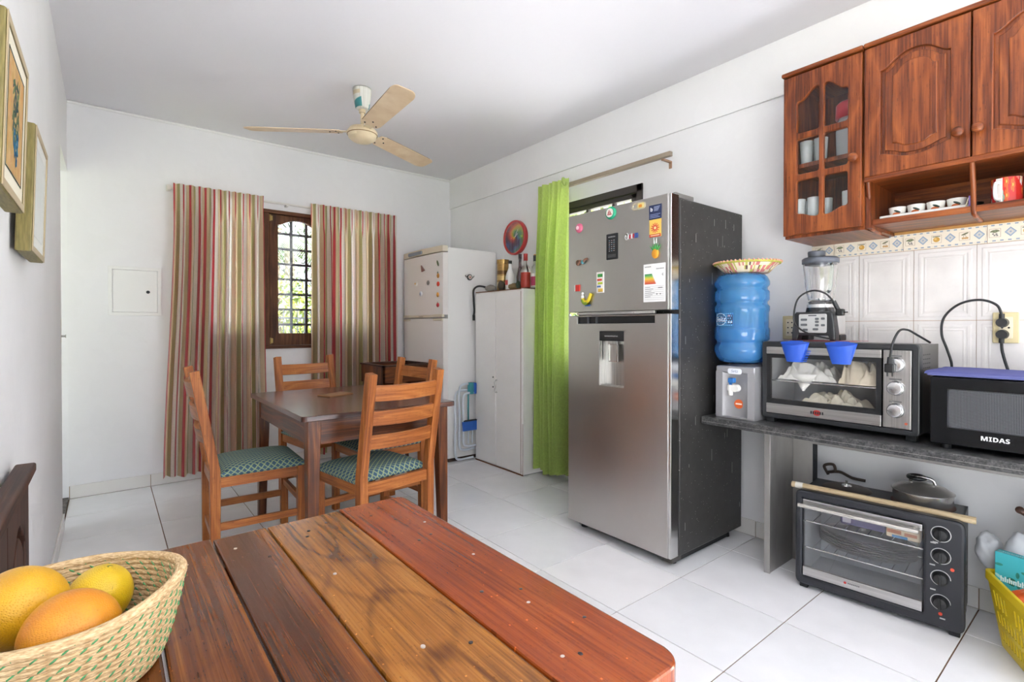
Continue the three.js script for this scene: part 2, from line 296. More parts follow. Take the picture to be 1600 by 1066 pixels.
// ---------- window in the back wall ----------
const window1 = struct('window_1', 'dark wooden casement window with arched panes behind the striped curtains', 'window');
{
  const z0 = ZB - 0.1, z1 = ZB + 0.006;
  const fr = sub('window_frame', window1);
  mk('head', bx(0.545, 2.0, 2.068, 2.098, z0, z1 + 0.008, 0.004), mWin, fr);
  mk('sill', bx(0.545, 2.0, 0.965, 0.99, z0, z1 + 0.012, 0.004), mWin, fr);
  for (const [a, b] of [[0.545, 0.58], [0.995, 1.034], [1.486, 1.522], [1.965, 2.0]]) mk('post', bx(a, b, 0.985, 2.07, z0, z1, 0.003), mWin, fr);
  const mBrass = M(0x9a8150, 0.35, { metalness: 0.9 });
  for (const [a, b] of [[0.584, 0.992], [1.038, 1.483], [1.526, 1.962]]) {
    const sash = sub('casement', window1);
    const s = shp([[a, 0.992], [b, 0.992], [b, 2.066], [a, 2.066]]), h = new THREE.Path();
    const i0 = a + 0.066, i1 = b - 0.066, c = (a + b) / 2;
    h.moveTo(i0 + 0.012, 1.09); h.lineTo(i1 - 0.012, 1.09); h.quadraticCurveTo(i1, 1.092, i1, 1.104); h.lineTo(i1, 1.985); h.bezierCurveTo(i1 - 0.05, 1.99, c + 0.09, 2.03, c, 2.032); h.bezierCurveTo(c - 0.09, 2.03, i0 + 0.05, 1.99, i0, 1.985); h.lineTo(i0, 1.104); h.quadraticCurveTo(i0, 1.092, i0 + 0.012, 1.09);
    s.holes.push(h);
    mk('sash_frame', ext(s, 0.03, 0.004).translate(0, 0, ZB - 0.043), mWin, sash, { grain: 'y' });
    mk('pane', bx(i0 - 0.01, i1 + 0.01, 1.08, 2.04, ZB - 0.03, ZB - 0.026), mGlass, sash);
    for (const y of [1.03, 2.03]) mk('hinge', [cyl(0.006, 0.006, 0.05, 10, a + 0.001, y - 0.025, ZB + 0.006), bx(a - 0.012, a + 0.022, y - 0.02, y + 0.02, ZB - 0.002, ZB + 0.0035, 0.002)], mBrass, sash);
  }
  const gr = sub('grille', window1), mBar = M(0x1b2530, 0.5, { metalness: 0.3 });
  for (let x = 0.615; x < 1.99; x += 0.1245) mk('grille_bar', bx(x - 0.011, x + 0.011, 0.966, 2.097, ZB - 0.132, ZB - 0.126), mBar, gr);
  for (let y = 1.035; y < 2.09; y += 0.128) mk('grille_bar', bx(0.546, 1.999, y - 0.01, y + 0.01, ZB - 0.126, ZB - 0.12), mBar, gr);
}
// ---------- glazed metal door in the right wall ----------
const door2 = struct('door_2', 'dark metal door with small glass panes behind the steel fridge', 'door');
{
  const mMet = M(0x4a4644, 0.5, { metalness: 0.3 }), { z0, z1, y } = DOOR, xa = XR - 0.012, xb = XR + 0.06;
  mk('door_frame', [bx(xa, xb, 0, y, z0, z0 + 0.045, 0.003), bx(xa, xb, 0, y, z1 - 0.045, z1, 0.003), bx(xa, xb, y - 0.05, y, z0, z1, 0.003)], mMet, door2);
  const leaf = sub('door_leaf', door2), cols = [z0 + 0.05, -2.78, -2.56, -2.32, z1 - 0.05];
  mk('stile', [bx(XR, XR + 0.045, 0.02, y - 0.055, cols[0], -2.785, 0.002), bx(XR, XR + 0.045, 0.02, y - 0.055, -2.165, cols[4], 0.002), bx(XR, XR + 0.045, y - 0.085, y - 0.055, cols[0], cols[4], 0.002)], mMet, leaf);
  mk('kick_panel', bx(XR + 0.005, XR + 0.04, 0.02, 0.82, -2.785, -2.165), mMet, leaf);
  const rows = [0.82, 1.12, 1.42, 1.72, y - 0.085], cz = [-2.785, -2.57, -2.325, -2.165];
  for (let i = 0; i < 3; i++) for (let j = 0; j < 4; j++) mk('pane', bx(XR + 0.018, XR + 0.022, rows[j], rows[j + 1], cz[i], cz[i + 1]), mGlass, leaf);
  for (const z of [-2.57, -2.325]) mk('glazing_bar', bx(XR + 0.006, XR + 0.034, 0.82, y - 0.085, z - 0.011, z + 0.011), mMet, leaf);
  for (const yy of [1.12, 1.42, 1.72]) mk('glazing_bar', bx(XR + 0.007, XR + 0.033, yy - 0.011, yy + 0.011, -2.785, -2.165), mMet, leaf);
}

// ---------- things on the left wall ----------
{
  const mOlive = M(0xffffff, 0.5, { map: tex(128, 128, (u, v) => { const t = fbm(u, v, 8, 30, 91, 3); return mix([104, 94, 46], [148, 134, 78], t); }, { size: [0.2, 0.1] }), metric: true });
  const mLip = M(0xb7a583, 0.45), mMount = M(0xe9e3cf, 0.8);
  const art = canvasTex(256, 256, (g) => {
    const r = rngOf(5); g.fillStyle = '#c9a878'; g.fillRect(0, 0, 256, 256);
    for (let i = 0; i < 500; i++) { g.fillStyle = `rgba(${150 + r() * 60},${110 + r() * 50},${60 + r() * 40},0.12)`; g.beginPath(); g.arc(r() * 256, r() * 256, 4 + r() * 14, 0, 7); g.fill(); }
    g.strokeStyle = '#4c5a46'; g.lineWidth = 5; g.beginPath(); g.moveTo(150, 236); g.bezierCurveTo(100, 170, 170, 120, 130, 40); g.stroke();
    for (let i = 0; i < 46; i++) { g.fillStyle = ['#3f5346', '#55684f', '#2f4650', '#6b7a5a'][i % 4]; g.save(); g.translate(85 + r() * 100, 40 + r() * 130); g.rotate(r() * 6); g.beginPath(); g.ellipse(0, 0, 20, 6, 0, 0, 7); g.fill(); g.restore(); }
    for (let i = 0; i < 26; i++) { g.fillStyle = ['#2c5f7c', '#3a7490', '#244a63'][i % 3]; g.save(); g.translate(110 + r() * 70, 150 + r() * 70); g.rotate(r() * 6); g.beginPath(); g.ellipse(0, 0, 16, 7, 0, 0, 7); g.fill(); g.restore(); }
  });
  const art2 = canvasTex(256, 256, (g) => { const r = rngOf(9); g.fillStyle = '#c8cac6'; g.fillRect(0, 0, 256, 256); for (let i = 0; i < 40; i++) { g.fillStyle = `rgba(${130 + r() * 50},${140 + r() * 40},${140 + r() * 40},0.25)`; g.beginPath(); g.ellipse(128 + (r() - 0.5) * 110, 140 + (r() - 0.5) * 130, 8 + r() * 22, 5 + r() * 10, r() * 6, 0, 7); g.fill(); } });
  const frame = (z0, z1, y0, y1, label, map) => {
    const w = z1 - z0, h = y1 - y0, o = thing('picture_frame', label, 'picture', [XL + 0.004, y0, (z0 + z1) / 2], 0);
    const s = shp([[-w / 2, 0], [w / 2, 0], [w / 2, h], [-w / 2, h]]); s.holes.push(shp([[-w / 2 + 0.018, 0.018], [-w / 2 + 0.018, h - 0.018], [w / 2 - 0.018, h - 0.018], [w / 2 - 0.018, 0.018]]));
    const lean = sub('picture', o, [0.006, 0, 0], [0, 0, -0.03]);
    mk('frame', extZY(s, 0, 0.034, 0.004), mOlive, lean);
    const s2 = shp([[-w / 2 + 0.002, 0.002], [w / 2 - 0.002, 0.002], [w / 2 - 0.002, h - 0.002], [-w / 2 + 0.002, h - 0.002]]); s2.holes.push(shp([[-w / 2 + 0.018, 0.018], [-w / 2 + 0.018, h - 0.018], [w / 2 - 0.018, h - 0.018], [w / 2 - 0.018, 0.018]]));
    mk('frame_lip', extZY(s2, 0.034, 0.036, 0.0005), mLip, lean);
    mk('mount', bx(0.004, 0.0325, 0.014, h - 0.014, -w / 2 + 0.014, w / 2 - 0.014), mMount, lean);
    const pg = new THREE.PlaneGeometry(w - 0.11, h - 0.11).rotateY(Math.PI / 2).translate(0.033, h / 2, 0);
    mk('print', pg, M(0xffffff, 0.9, { map, specularIntensity: 0.2 }), lean);
    mk('print_border', [bx(0.0326, 0.0334, 0.05, 0.053, -w / 2 + 0.05, w / 2 - 0.05), bx(0.0326, 0.0334, h - 0.053, h - 0.05, -w / 2 + 0.05, w / 2 - 0.05), bx(0.0326, 0.0334, 0.05, h - 0.05, -w / 2 + 0.05, -w / 2 + 0.053), bx(0.0326, 0.0334, 0.05, h - 0.05, w / 2 - 0.053, w / 2 - 0.05)], M(0x2c3a30, 0.7), lean);
    if (map === art2) mk('glazing', bx(0.0338, 0.0344, 0.018, h - 0.018, -w / 2 + 0.018, w / 2 - 0.018), mGlass, lean);
  };
  frame(-1.7, -1.37, 1.415, 1.757, 'olive framed picture of dark blue and green foliage on a tan ground', art);
  frame(-2.2, -1.87, 1.345, 1.69, 'olive framed picture with a pale grey print, hung beside the doorway', art2);
  // rim lock box by the doorway
  const lk = thing('door_lock', 'cream rim lock box with slots and a key at the doorway', 'lock', [XL - 0.052, 1.03, -3.815]);
  const mCream = M(0xd9c9a0, 0.45);
  mk('case', ext(roundRect(0, 0.052, 0.012, 0.168, 0.012), 0.03, 0.003).translate(0, 0, 0.0015), mCream, lk);
  for (let k = 0; k < 4; k++) mk('slot', bx(0.012, 0.036, 0.115 + k * 0.01, 0.119 + k * 0.01, 0.0325, 0.035), mBlackMatte, lk);
  mk('key', [cyl(0.006, 0.006, 0.02, 12, 0.052, 0.06, 0.015, 'x'), bx(0.07, 0.073, 0.05, 0.07, 0.006, 0.024, 0.001)], mChrome, lk);
  mk('latch', bx(0.006, 0.02, 0, 0.016, 0.004, 0.026, 0.002), mDarkIron, lk);
  // low wooden cabinet front
  const lc = thing('low_cabinet', 'low dark wooden cabinet with arched panel doors against the picture wall', 'cabinet', [XL + 0.01, 0, -1.84]);
  mk('body', bx(0, 0.012, 0, 0.75, 0, 0.74), mDarkWood, lc);
  mk('top_moulding', [bx(0, 0.042, 0.755, 0.78, -0.012, 0.745, 0.006), bx(0, 0.034, 0.74, 0.757, -0.006, 0.742, 0.004)], mDarkWood, lc, { grain: 'z' });
  for (let k = 0; k < 2; k++) {
    const d = sub('door', lc), a = 0.008 + k * 0.365, b = a + 0.36, s = shp([[a, 0.05], [b, 0.05], [b, 0.735], [a, 0.735]]), h = new THREE.Path();
    h.moveTo(a + 0.07, 0.13); h.lineTo(b - 0.07, 0.13); h.lineTo(b - 0.07, 0.6); h.quadraticCurveTo((a + b) / 2, 0.74, a + 0.07, 0.6); h.lineTo(a + 0.07, 0.13); s.holes.push(h);
    mk('door_frame', extZY(s, 0.012, 0.028, 0.003), mDarkWood, d, { grain: 'y' });
    const p = shp([[a + 0.09, 0.15], [b - 0.09, 0.15], [b - 0.09, 0.585]]); p.quadraticCurveTo((a + b) / 2, 0.7, a + 0.09, 0.585); p.lineTo(a + 0.09, 0.15);
    mk('raised_panel', extZY(p, 0.012, 0.026, 0.006), mDarkWood, d, { grain: 'y' });
  }
}
// breaker panel on the back wall
{
  const o = thing('breaker_panel', 'white painted metal breaker panel set in the wall left of the striped curtain', 'panel', [0.007, 1.222, ZB]);
  mk('frame', [bx(0, 0.302, 0, 0.022, 0, 0.009, 0.002), bx(0, 0.302, 0.32, 0.342, 0, 0.009, 0.002), bx(0, 0.022, 0.02, 0.322, 0, 0.009, 0.002), bx(0.28, 0.302, 0.02, 0.322, 0, 0.009, 0.002)], mWhite, o);
  mk('cover', bx(0.0245, 0.2775, 0.0245, 0.3175, 0, 0.0065, 0.002), mWhite, o);
  for (const y of [0.06, 0.17, 0.28]) mk('hinge', cyl(0.003, 0.003, 0.022, 8, 0.0235, y - 0.011, 0.008), mWhite, o);
  mk('latch', [cyl(0.011, 0.011, 0.006, 20, 0.223, 0.168, 0.0065, 'z'), bx(0.214, 0.232, 0.164, 0.172, 0.012, 0.014)], mDarkIron, o);
}
// ---------- striped curtains ----------
{
  const fab = [['r', 0.024], ['s', 0.034], ['o', 0.03], ['i', 0.036], ['r', 0.022], ['i', 0.03], ['s', 0.034]];
  const total = fab.reduce((a, b) => a + b[1], 0), C = { r: [196, 58, 66], i: [238, 231, 220], o: [176, 169, 114], s: [226, 205, 168] };
  const stripes = tex(512, 64, (u, v) => {
    let t = u * total, k = 0; while (t > fab[k][1]) { t -= fab[k][1]; k++; }
    const e = Math.min(t, fab[k][1] - t), c = C[fab[k][0]], w = 0.94 + 0.1 * vn(u * 256, v * 32, 256, 32, 4), edge = e < 0.0016 ? 0.8 : 1;
    return [c[0] * w * edge, c[1] * w * edge, c[2] * w * edge];
  }, { size: [total, 0.1] });
  const mCurt = M(0xffffff, 0.95, { map: stripes, transmission: 0.8, thickness: 0, side: THREE.DoubleSide });
  const rod = thing('curtain_rail', 'white curtain rail above the wooden window', 'curtain rail', [0, 0, 0]);
  mk('rail', bx(0.36, 2.1, 2.139, 2.153, ZB + 0.045, ZB + 0.065, 0.002), M(0xe8e6e0, 0.4), rod);
  for (const x of [0.352, 2.1]) mk('end_bracket', bx(x - 0.012, x + 0.012, 2.13, 2.165, ZB, ZB + 0.072, 0.003), M(0xece9e2, 0.4), rod);
  mk('bracket', bx(1.15, 1.17, 2.13, 2.145, ZB, ZB + 0.06, 0.003), M(0xe8e6e0, 0.4), rod);
  const curtain = (xt0, xt1, xb0, xb1, yb, ph, npl, label) => {
    const o = thing('curtain', label, 'curtain', [0, 0, 0], 0, null), L = (xt1 - xt0) * 2.15, r = rngOf(Math.round(ph * 100)), j = Array.from({ length: 40 }, () => r());
    const wave = (u, v) => {                                  // u across, v = 0 at the top
      const k = npl * Math.PI * 2, amp = 0.02 + 0.014 * step(0, 0.25, v);
      const w = Math.sin(u * k + ph + 1.3 * Math.sin(u * 7.3 + ph) + 0.7 * Math.sin(u * 17 + 2 * ph)) + 0.35 * Math.sin(u * k * 0.53 + 2 * ph + v * 1.2) * step(0.05, 0.5, v);
      return w * amp;
    };
    const g = gridSurface(240, 60, (u, v) => {
      const y = lerp(2.168, yb + 0.006 * Math.sin(u * 21 + ph), v), pinch = 1 - step(0.02, 0.08, Math.abs(v - 0.045));
      const flare = step(0, 1, v), x0 = lerp(xt0, xb0, flare), x1 = lerp(xt1, xb1, flare);
      let uu = u + 0.004 * Math.sin(u * npl * Math.PI * 2 + ph) * (1 - pinch * 0.5);
      const belly = -0.012 * Math.sin(v * Math.PI) * (u - 0.5);
      return [lerp(x0, x1, uu) + belly, y, ZB + 0.124 + wave(u, v) * (1 - 0.55 * pinch) + 0.008 * (j[Math.floor(u * 39)] - 0.5) * v * 0, u * L, (1 - v) * 2.1];
    });
    mk('cloth', g, mCurt, o);
    return o;
  };
  curtain(0.372, 0.962, 0.302, 0.975, 0.072, 0.7, 11, 'floor-length red, cream and olive striped curtain beside the breaker panel');
  curtain(1.322, 2.09, 1.315, 2.1, 0.075, 2.1, 14, 'floor-length red, cream and olive striped curtain beside the old white fridge');
}
// ---------- green curtain at the glazed door ----------
{
  const r = thing('curtain_rod', 'beige metal curtain track above the glazed door', 'curtain rail');
  const mTrack = M(0xa69886, 0.45, { metalness: 0.3 });
  mk('track', bx(XR - 0.1, XR - 0.07, 2.176, 2.204, -2.95, -1.8, 0.003), mTrack, r);
  for (const z of [-1.86, -2.92]) mk('bracket', [bx(XR - 0.09, XR, 2.164, 2.174, z - 0.01, z + 0.01, 0.002), bx(XR - 0.008, XR, 2.13, 2.17, z - 0.01, z + 0.01, 0.002)], M(0xb08d74, 0.5), r);
  const mGreen = M(0xffffff, 0.9, { map: tex(256, 128, (u, v) => { const w = 0.93 + 0.12 * fbm(u, v, 90, 60, 7, 2); return [196 * w, 218 * w, 118 * w]; }, { size: [0.5, 0.5] }), transmission: 0.55, thickness: 0, side: THREE.DoubleSide });
  const o = thing('green_curtain', 'lime green curtain gathered beside the glazed door', 'curtain');
  const g = gridSurface(220, 60, (u, v) => {
    const y = lerp(2.21, 0.055 + 0.012 * Math.sin(u * 9), v), k = Math.PI * 2 * 6.5;
    const z0 = lerp(-2.93, -2.93, step(0, 1, v)), z1 = lerp(-2.585, -2.615, step(0, 0.6, v)) - 0.02 * Math.sin(v * Math.PI) ;
    const amp = 0.018 + 0.03 * step(0, 0.3, v);
    return [XR - 0.17 + amp * (Math.sin(u * k + 0.6 * Math.sin(u * 8 + 1)) + 0.4 * Math.sin(u * k * 0.47 + v * 2)), y, lerp(z0, z1, u + 0.014 * Math.sin(u * k + 1)), u * 1.5, v * 2.1];
  });
  mk('cloth', g, mGreen, o);
  mk('knot', new THREE.TorusKnotGeometry(0.018, 0.009, 48, 8).scale(1, 1.2, 1).translate(XR - 0.2, 2.17, -2.6), mGreen, o);
}
// ---------- ceiling fan ----------
{
  const f = thing('ceiling_fan', 'yellowed three-blade ceiling fan above the dining table', 'fan', [1.262, HC, -3.09]);
  const aged = (a, b, s) => tex(256, 256, (u, v) => mix(a, b, clamp(fbm(u, v, 5, 5, s, 4) * 1.5 - 0.25)), { size: [0.4, 0.4] });
  const mCream = M(0xffffff, 0.4, { map: aged([206, 186, 150], [232, 216, 184], 61), metric: true });
  const mBlade = M(0xffffff, 0.5, { map: aged([214, 186, 150], [234, 214, 184], 63), metric: true });
  const wrap = canvasTex(512, 128, (g, w, h) => { g.fillStyle = '#dcdcd4'; g.fillRect(0, 0, w, h); const r = rngOf(3); for (let i = 0; i < 30; i++) { g.fillStyle = `rgba(190,190,180,${0.2 + r() * 0.3})`; g.fillRect(r() * w, 0, 4 + r() * 8, h); } g.fillStyle = '#3f8f93'; g.beginPath(); g.moveTo(60, 50); g.lineTo(220, 62); g.lineTo(230, 40); g.lineTo(70, 30); g.fill(); g.beginPath(); g.moveTo(310, 50); g.lineTo(470, 62); g.lineTo(480, 40); g.lineTo(320, 30); g.fill(); g.fillStyle = '#cdbfa0'; g.fillRect(80, 70, 130, 10); g.fillRect(330, 70, 130, 10); });
  mk('canopy', lathe([[0, 0], [0.055, 0], [0.056, -0.01], [0.052, -0.06], [0.042, -0.12], [0.034, -0.128], [0.01, -0.13]], 40), M(0xffffff, 0.4, { map: wrap }), f);
  mk('down_rod', [cyl(0.011, 0.011, 0.14, 16, 0, -0.25, 0), cyl(0.02, 0.02, 0.02, 16, 0, -0.15, 0)], mCream, f);
  const mo = mk('motor_housing', lathe([[0, -0.238], [0.05, -0.24], [0.078, -0.25], [0.086, -0.262], [0.086, -0.268], [0.092, -0.27], [0.093, -0.285], [0.088, -0.29], [0.084, -0.308], [0.062, -0.326], [0.03, -0.332], [0, -0.333]], 48), mCream, f);
  mk('seam_ring', new THREE.TorusGeometry(0.091, 0.0025, 8, 48).rotateX(Math.PI / 2).translate(0, -0.288, 0), M(0x8a6b46, 0.6), mo);
  for (let k = 0; k < 3; k++) {
    const b = sub('blade', f, [0, -0.268, 0], [0, -(94 + 120 * k) * Math.PI / 180, 0]);
    const s = new THREE.Shape(); s.moveTo(0.13, -0.045); s.lineTo(0.17, -0.058); s.lineTo(0.64, -0.068); s.quadraticCurveTo(0.7, -0.062, 0.708, -0.03); s.lineTo(0.7, 0.04); s.quadraticCurveTo(0.695, 0.066, 0.64, 0.068); s.lineTo(0.17, 0.058); s.lineTo(0.13, 0.045); s.closePath();
    const bl = mk('vane', ext(s, 0.003, 0.001).rotateX(Math.PI / 2 - 0.2), mBlade, b);
    mk('edge_wear', tube([[0.17, 0.0105, 0.0575], [0.4, 0.0125, 0.062], [0.64, 0.0125, 0.066]], 0.0017, 30, 6), M(0x6b4a30, 0.8), b);
    mk('bracket', bx(0.075, 0.15, -0.004, 0.002, -0.022, 0.022, 0.002).rotateX(-0.2), mCream, b);
    for (const [x, z] of [[0.155, -0.035], [0.155, 0.035], [0.2, 0]]) mk('bolt', cyl(0.005, 0.005, 0.006, 10, x, -0.0075, 0).translate(0, 0, z).rotateX(-0.2), mDarkIron, b);
  }
}
// ---------- dining table and chairs ----------
{
  const t = thing('dining_table', 'dark glossy wooden dining table standing among the four chairs', 'table', [0.675, 0, -3.39]);
  const W = 0.8, D = 1.055, H = 0.74;
  mk('tabletop', ext(roundRect(0, W, 0, D, 0.025), 0.018, 0.004).rotateX(Math.PI / 2).translate(0, H - 0.004, 0), mTableTop, t, { grain: 'z' });
  mk('apron', bx(0.04, W - 0.04, 0.6, H - 0.024, D - 0.062, D - 0.04), mTable, t); mk('apron', bx(0.04, W - 0.04, 0.6, H - 0.024, 0.04, 0.062), mTable, t);
  mk('apron', bx(0.04, 0.062, 0.6, H - 0.024, 0.04, D - 0.04), mTable, t); mk('apron', bx(W - 0.062, W - 0.04, 0.6, H - 0.024, 0.04, D - 0.04), mTable, t);
  for (const [x, z] of [[0.028, 0.028], [W - 0.098, 0.028], [0.028, D - 0.098], [W - 0.098, D - 0.098]]) {
    const g = bx(0, 0.062, 0, H - 0.024, 0, 0.062, 0.004), p = g.attributes.position; const ix = x < 0.3 ? 0 : 0.062, iz = z < 0.3 ? 0 : 0.062;
    for (let i = 0; i < p.count; i++) { const y = p.getY(i), k = y < 0.4 ? 0.66 : 1; p.setX(i, ix + (p.getX(i) - ix) * k); p.setZ(i, iz + (p.getZ(i) - iz) * k); }
    mk('leg', g, mTable, t, { at: [x + 0.004, 0, z + 0.004], grain: 'y' });
  }
  tag(mk('placemat', bx(-0.085, 0.085, 0, 0.008, -0.055, 0.055, 0.003), M(0x8a6440, 0.8), null, { at: [1.05, H, -2.98], rot: [0, 0.35, 0] }), 'small brown wooden mat lying on the dining table', 'mat');

  // fabric of the seats
  const trellis = tex(128, 128, (u, v) => {
    const a = Math.abs(((u + v) % 1 + 1) % 1 - 0.5) * 2, b = Math.abs(((u - v) % 1 + 1) % 1 - 0.5) * 2, d = Math.max(a, b), n = 0.9 + 0.2 * vn(u * 60, v * 60, 60, 60, 2);
    const c = d > 0.84 ? [172, 184, 138] : d > 0.6 ? [90, 130, 132] : [70, 98, 122];
    return [c[0] * n, c[1] * n, c[2] * n];
  }, { size: [0.03, 0.03] });
  const mSeat = M(0xffffff, 0.9, { map: trellis, sheen: 0.2, metric: true });
  const chairProto = () => {
    const c = thing('dining_chair', '', 'chair', [0, 0, 0], 0, 'ladder-back chairs around the dining table');
    const lean = (y) => (y < 0.45 ? 0 : -(y - 0.45) * 0.175);
    for (const z of [-0.21, 0.17]) mk('back_post', ext(shp([[-0.02, 0], [0.02, 0], [0.024, 0.4], [0.022, 0.46], [-0.062, 0.938], [-0.103, 0.93], [-0.022, 0.46], [-0.022, 0.4]]), 0.034, 0.003).translate(0, 0, z + 0.003), mChair, c, { grain: 'y' });
    for (const [y0, y1] of [[0.59, 0.65], [0.7, 0.762], [0.812, 0.878]]) {
      const s = new THREE.Shape(), x = lean((y0 + y1) / 2);
      s.moveTo(0.009, -0.172); s.quadraticCurveTo(-0.032, 0, 0.009, 0.172); s.lineTo(-0.009, 0.172); s.quadraticCurveTo(-0.05, 0, -0.009, -0.172); s.closePath();
      mk('slat', ext(s, y1 - y0, 0.003, 16).rotateX(-Math.PI / 2).translate(0, 0, 0).rotateZ(0.172).translate(x, y0, 0), mChair, c, { grain: 'z' });
    }
    for (const z of [-0.21, 0.172]) mk('front_leg', bx(0.37, 0.408, 0, 0.425, z, z + 0.038, 0.003), mChair, c);
    for (const z of [-0.2, 0.178]) { mk('seat_rail', bx(0.02, 0.372, 0.372, 0.425, z, z + 0.022, 0.002), mChair, c); mk('stretcher', bx(0.02, 0.372, 0.165, 0.2, z, z + 0.02, 0.002), mChair, c); }
    mk('seat_rail', bx(0.376, 0.4, 0.372, 0.425, -0.175, 0.175, 0.002), mChair, c); mk('seat_rail', bx(-0.012, 0.012, 0.372, 0.425, -0.175, 0.175, 0.002), mChair, c);
    mk('stretcher', bx(-0.01, 0.01, 0.105, 0.14, -0.175, 0.175, 0.002), mChair, c); mk('stretcher', bx(0.38, 0.4, 0.23, 0.265, -0.175, 0.175, 0.002), mChair, c);
    let g = new THREE.BoxGeometry(0.395, 0.055, 0.42, 18, 4, 18); const p = g.attributes.position;
    for (let i = 0; i < p.count; i++) {
      const x = p.getX(i) / 0.1975, y = p.getY(i) / 0.0275, z = p.getZ(i) / 0.21, ex = 1 - Math.pow(Math.abs(x), 3.2), ez = 1 - Math.pow(Math.abs(z), 3.2), e = Math.pow(clamp(ex * ez), 0.45);
      const sh = 1 - 0.035 * y * y;
      p.setXYZ(i, p.getX(i) * sh, y > 0 ? y * (0.006 + 0.034 * e) : y * 0.012, p.getZ(i) * sh);
    }
    g.computeVertexNormals();
    const nz = -0.0;
    mk('seat_cushion', g.translate(0.219, 0.4345, nz), mSeat, c, { grain: 'x' });
    return c;
  };
  const c0 = chairProto();
  c0.position.set(0.405, 0, -2.955); c0.rotation.y = -0.04; c0.userData.label = 'ladder-back chair with teal trellis seat, between the table and the breaker panel wall';
  copyOf(c0, [1.085, 0, -2.245], Math.PI / 2 + 0.16, 'ladder-back chair with teal trellis seat, its back to the plank table');
  copyOf(c0, [1.115, 0, -3.68], -Math.PI / 2 + 0.14, 'ladder-back chair with teal trellis seat, its back to the wooden window');
  copyOf(c0, [1.52, 0, -3.01], Math.PI + 0.08, 'ladder-back chair with teal trellis seat, on the old white fridge side of the table');
  // dark wooden tray trolley behind the table
  const b = thing('tray_trolley', 'dark wooden tray trolley with iron handles in front of the old white fridge', 'trolley', [1.62, 0, -4.0]);
  mk('tray', [bx(0, 0.42, 0.7, 0.715, 0, 0.42), bx(0, 0.42, 0.7, 0.845, 0, 0.018, 0.003), bx(0, 0.42, 0.7, 0.845, 0.402, 0.42, 0.003), bx(0, 0.018, 0.7, 0.845, 0, 0.42, 0.003), bx(0.402, 0.42, 0.7, 0.845, 0, 0.42, 0.003)], mTable, b);
  mk('rim', [bx(-0.008, 0.428, 0.838, 0.852, -0.008, 0.022, 0.003), bx(-0.008, 0.428, 0.838, 0.852, 0.398, 0.428, 0.003), bx(-0.008, 0.022, 0.838, 0.852, -0.008, 0.428, 0.003), bx(0.398, 0.428, 0.838, 0.852, -0.008, 0.428, 0.003)], mDarkWood, b);
  for (const [x, z] of [[0.01, 0.01], [0.385, 0.01], [0.01, 0.385], [0.385, 0.385]]) mk('leg', bx(x, x + 0.025, 0, 0.702, z, z + 0.025, 0.003), mDarkWood, b);
  mk('handle', tube([[0.13, 0.79, 0.421], [0.14, 0.775, 0.438], [0.21, 0.766, 0.442], [0.28, 0.775, 0.438], [0.29, 0.79, 0.421]], 0.006, 24, 8), mDarkIron, b);
}

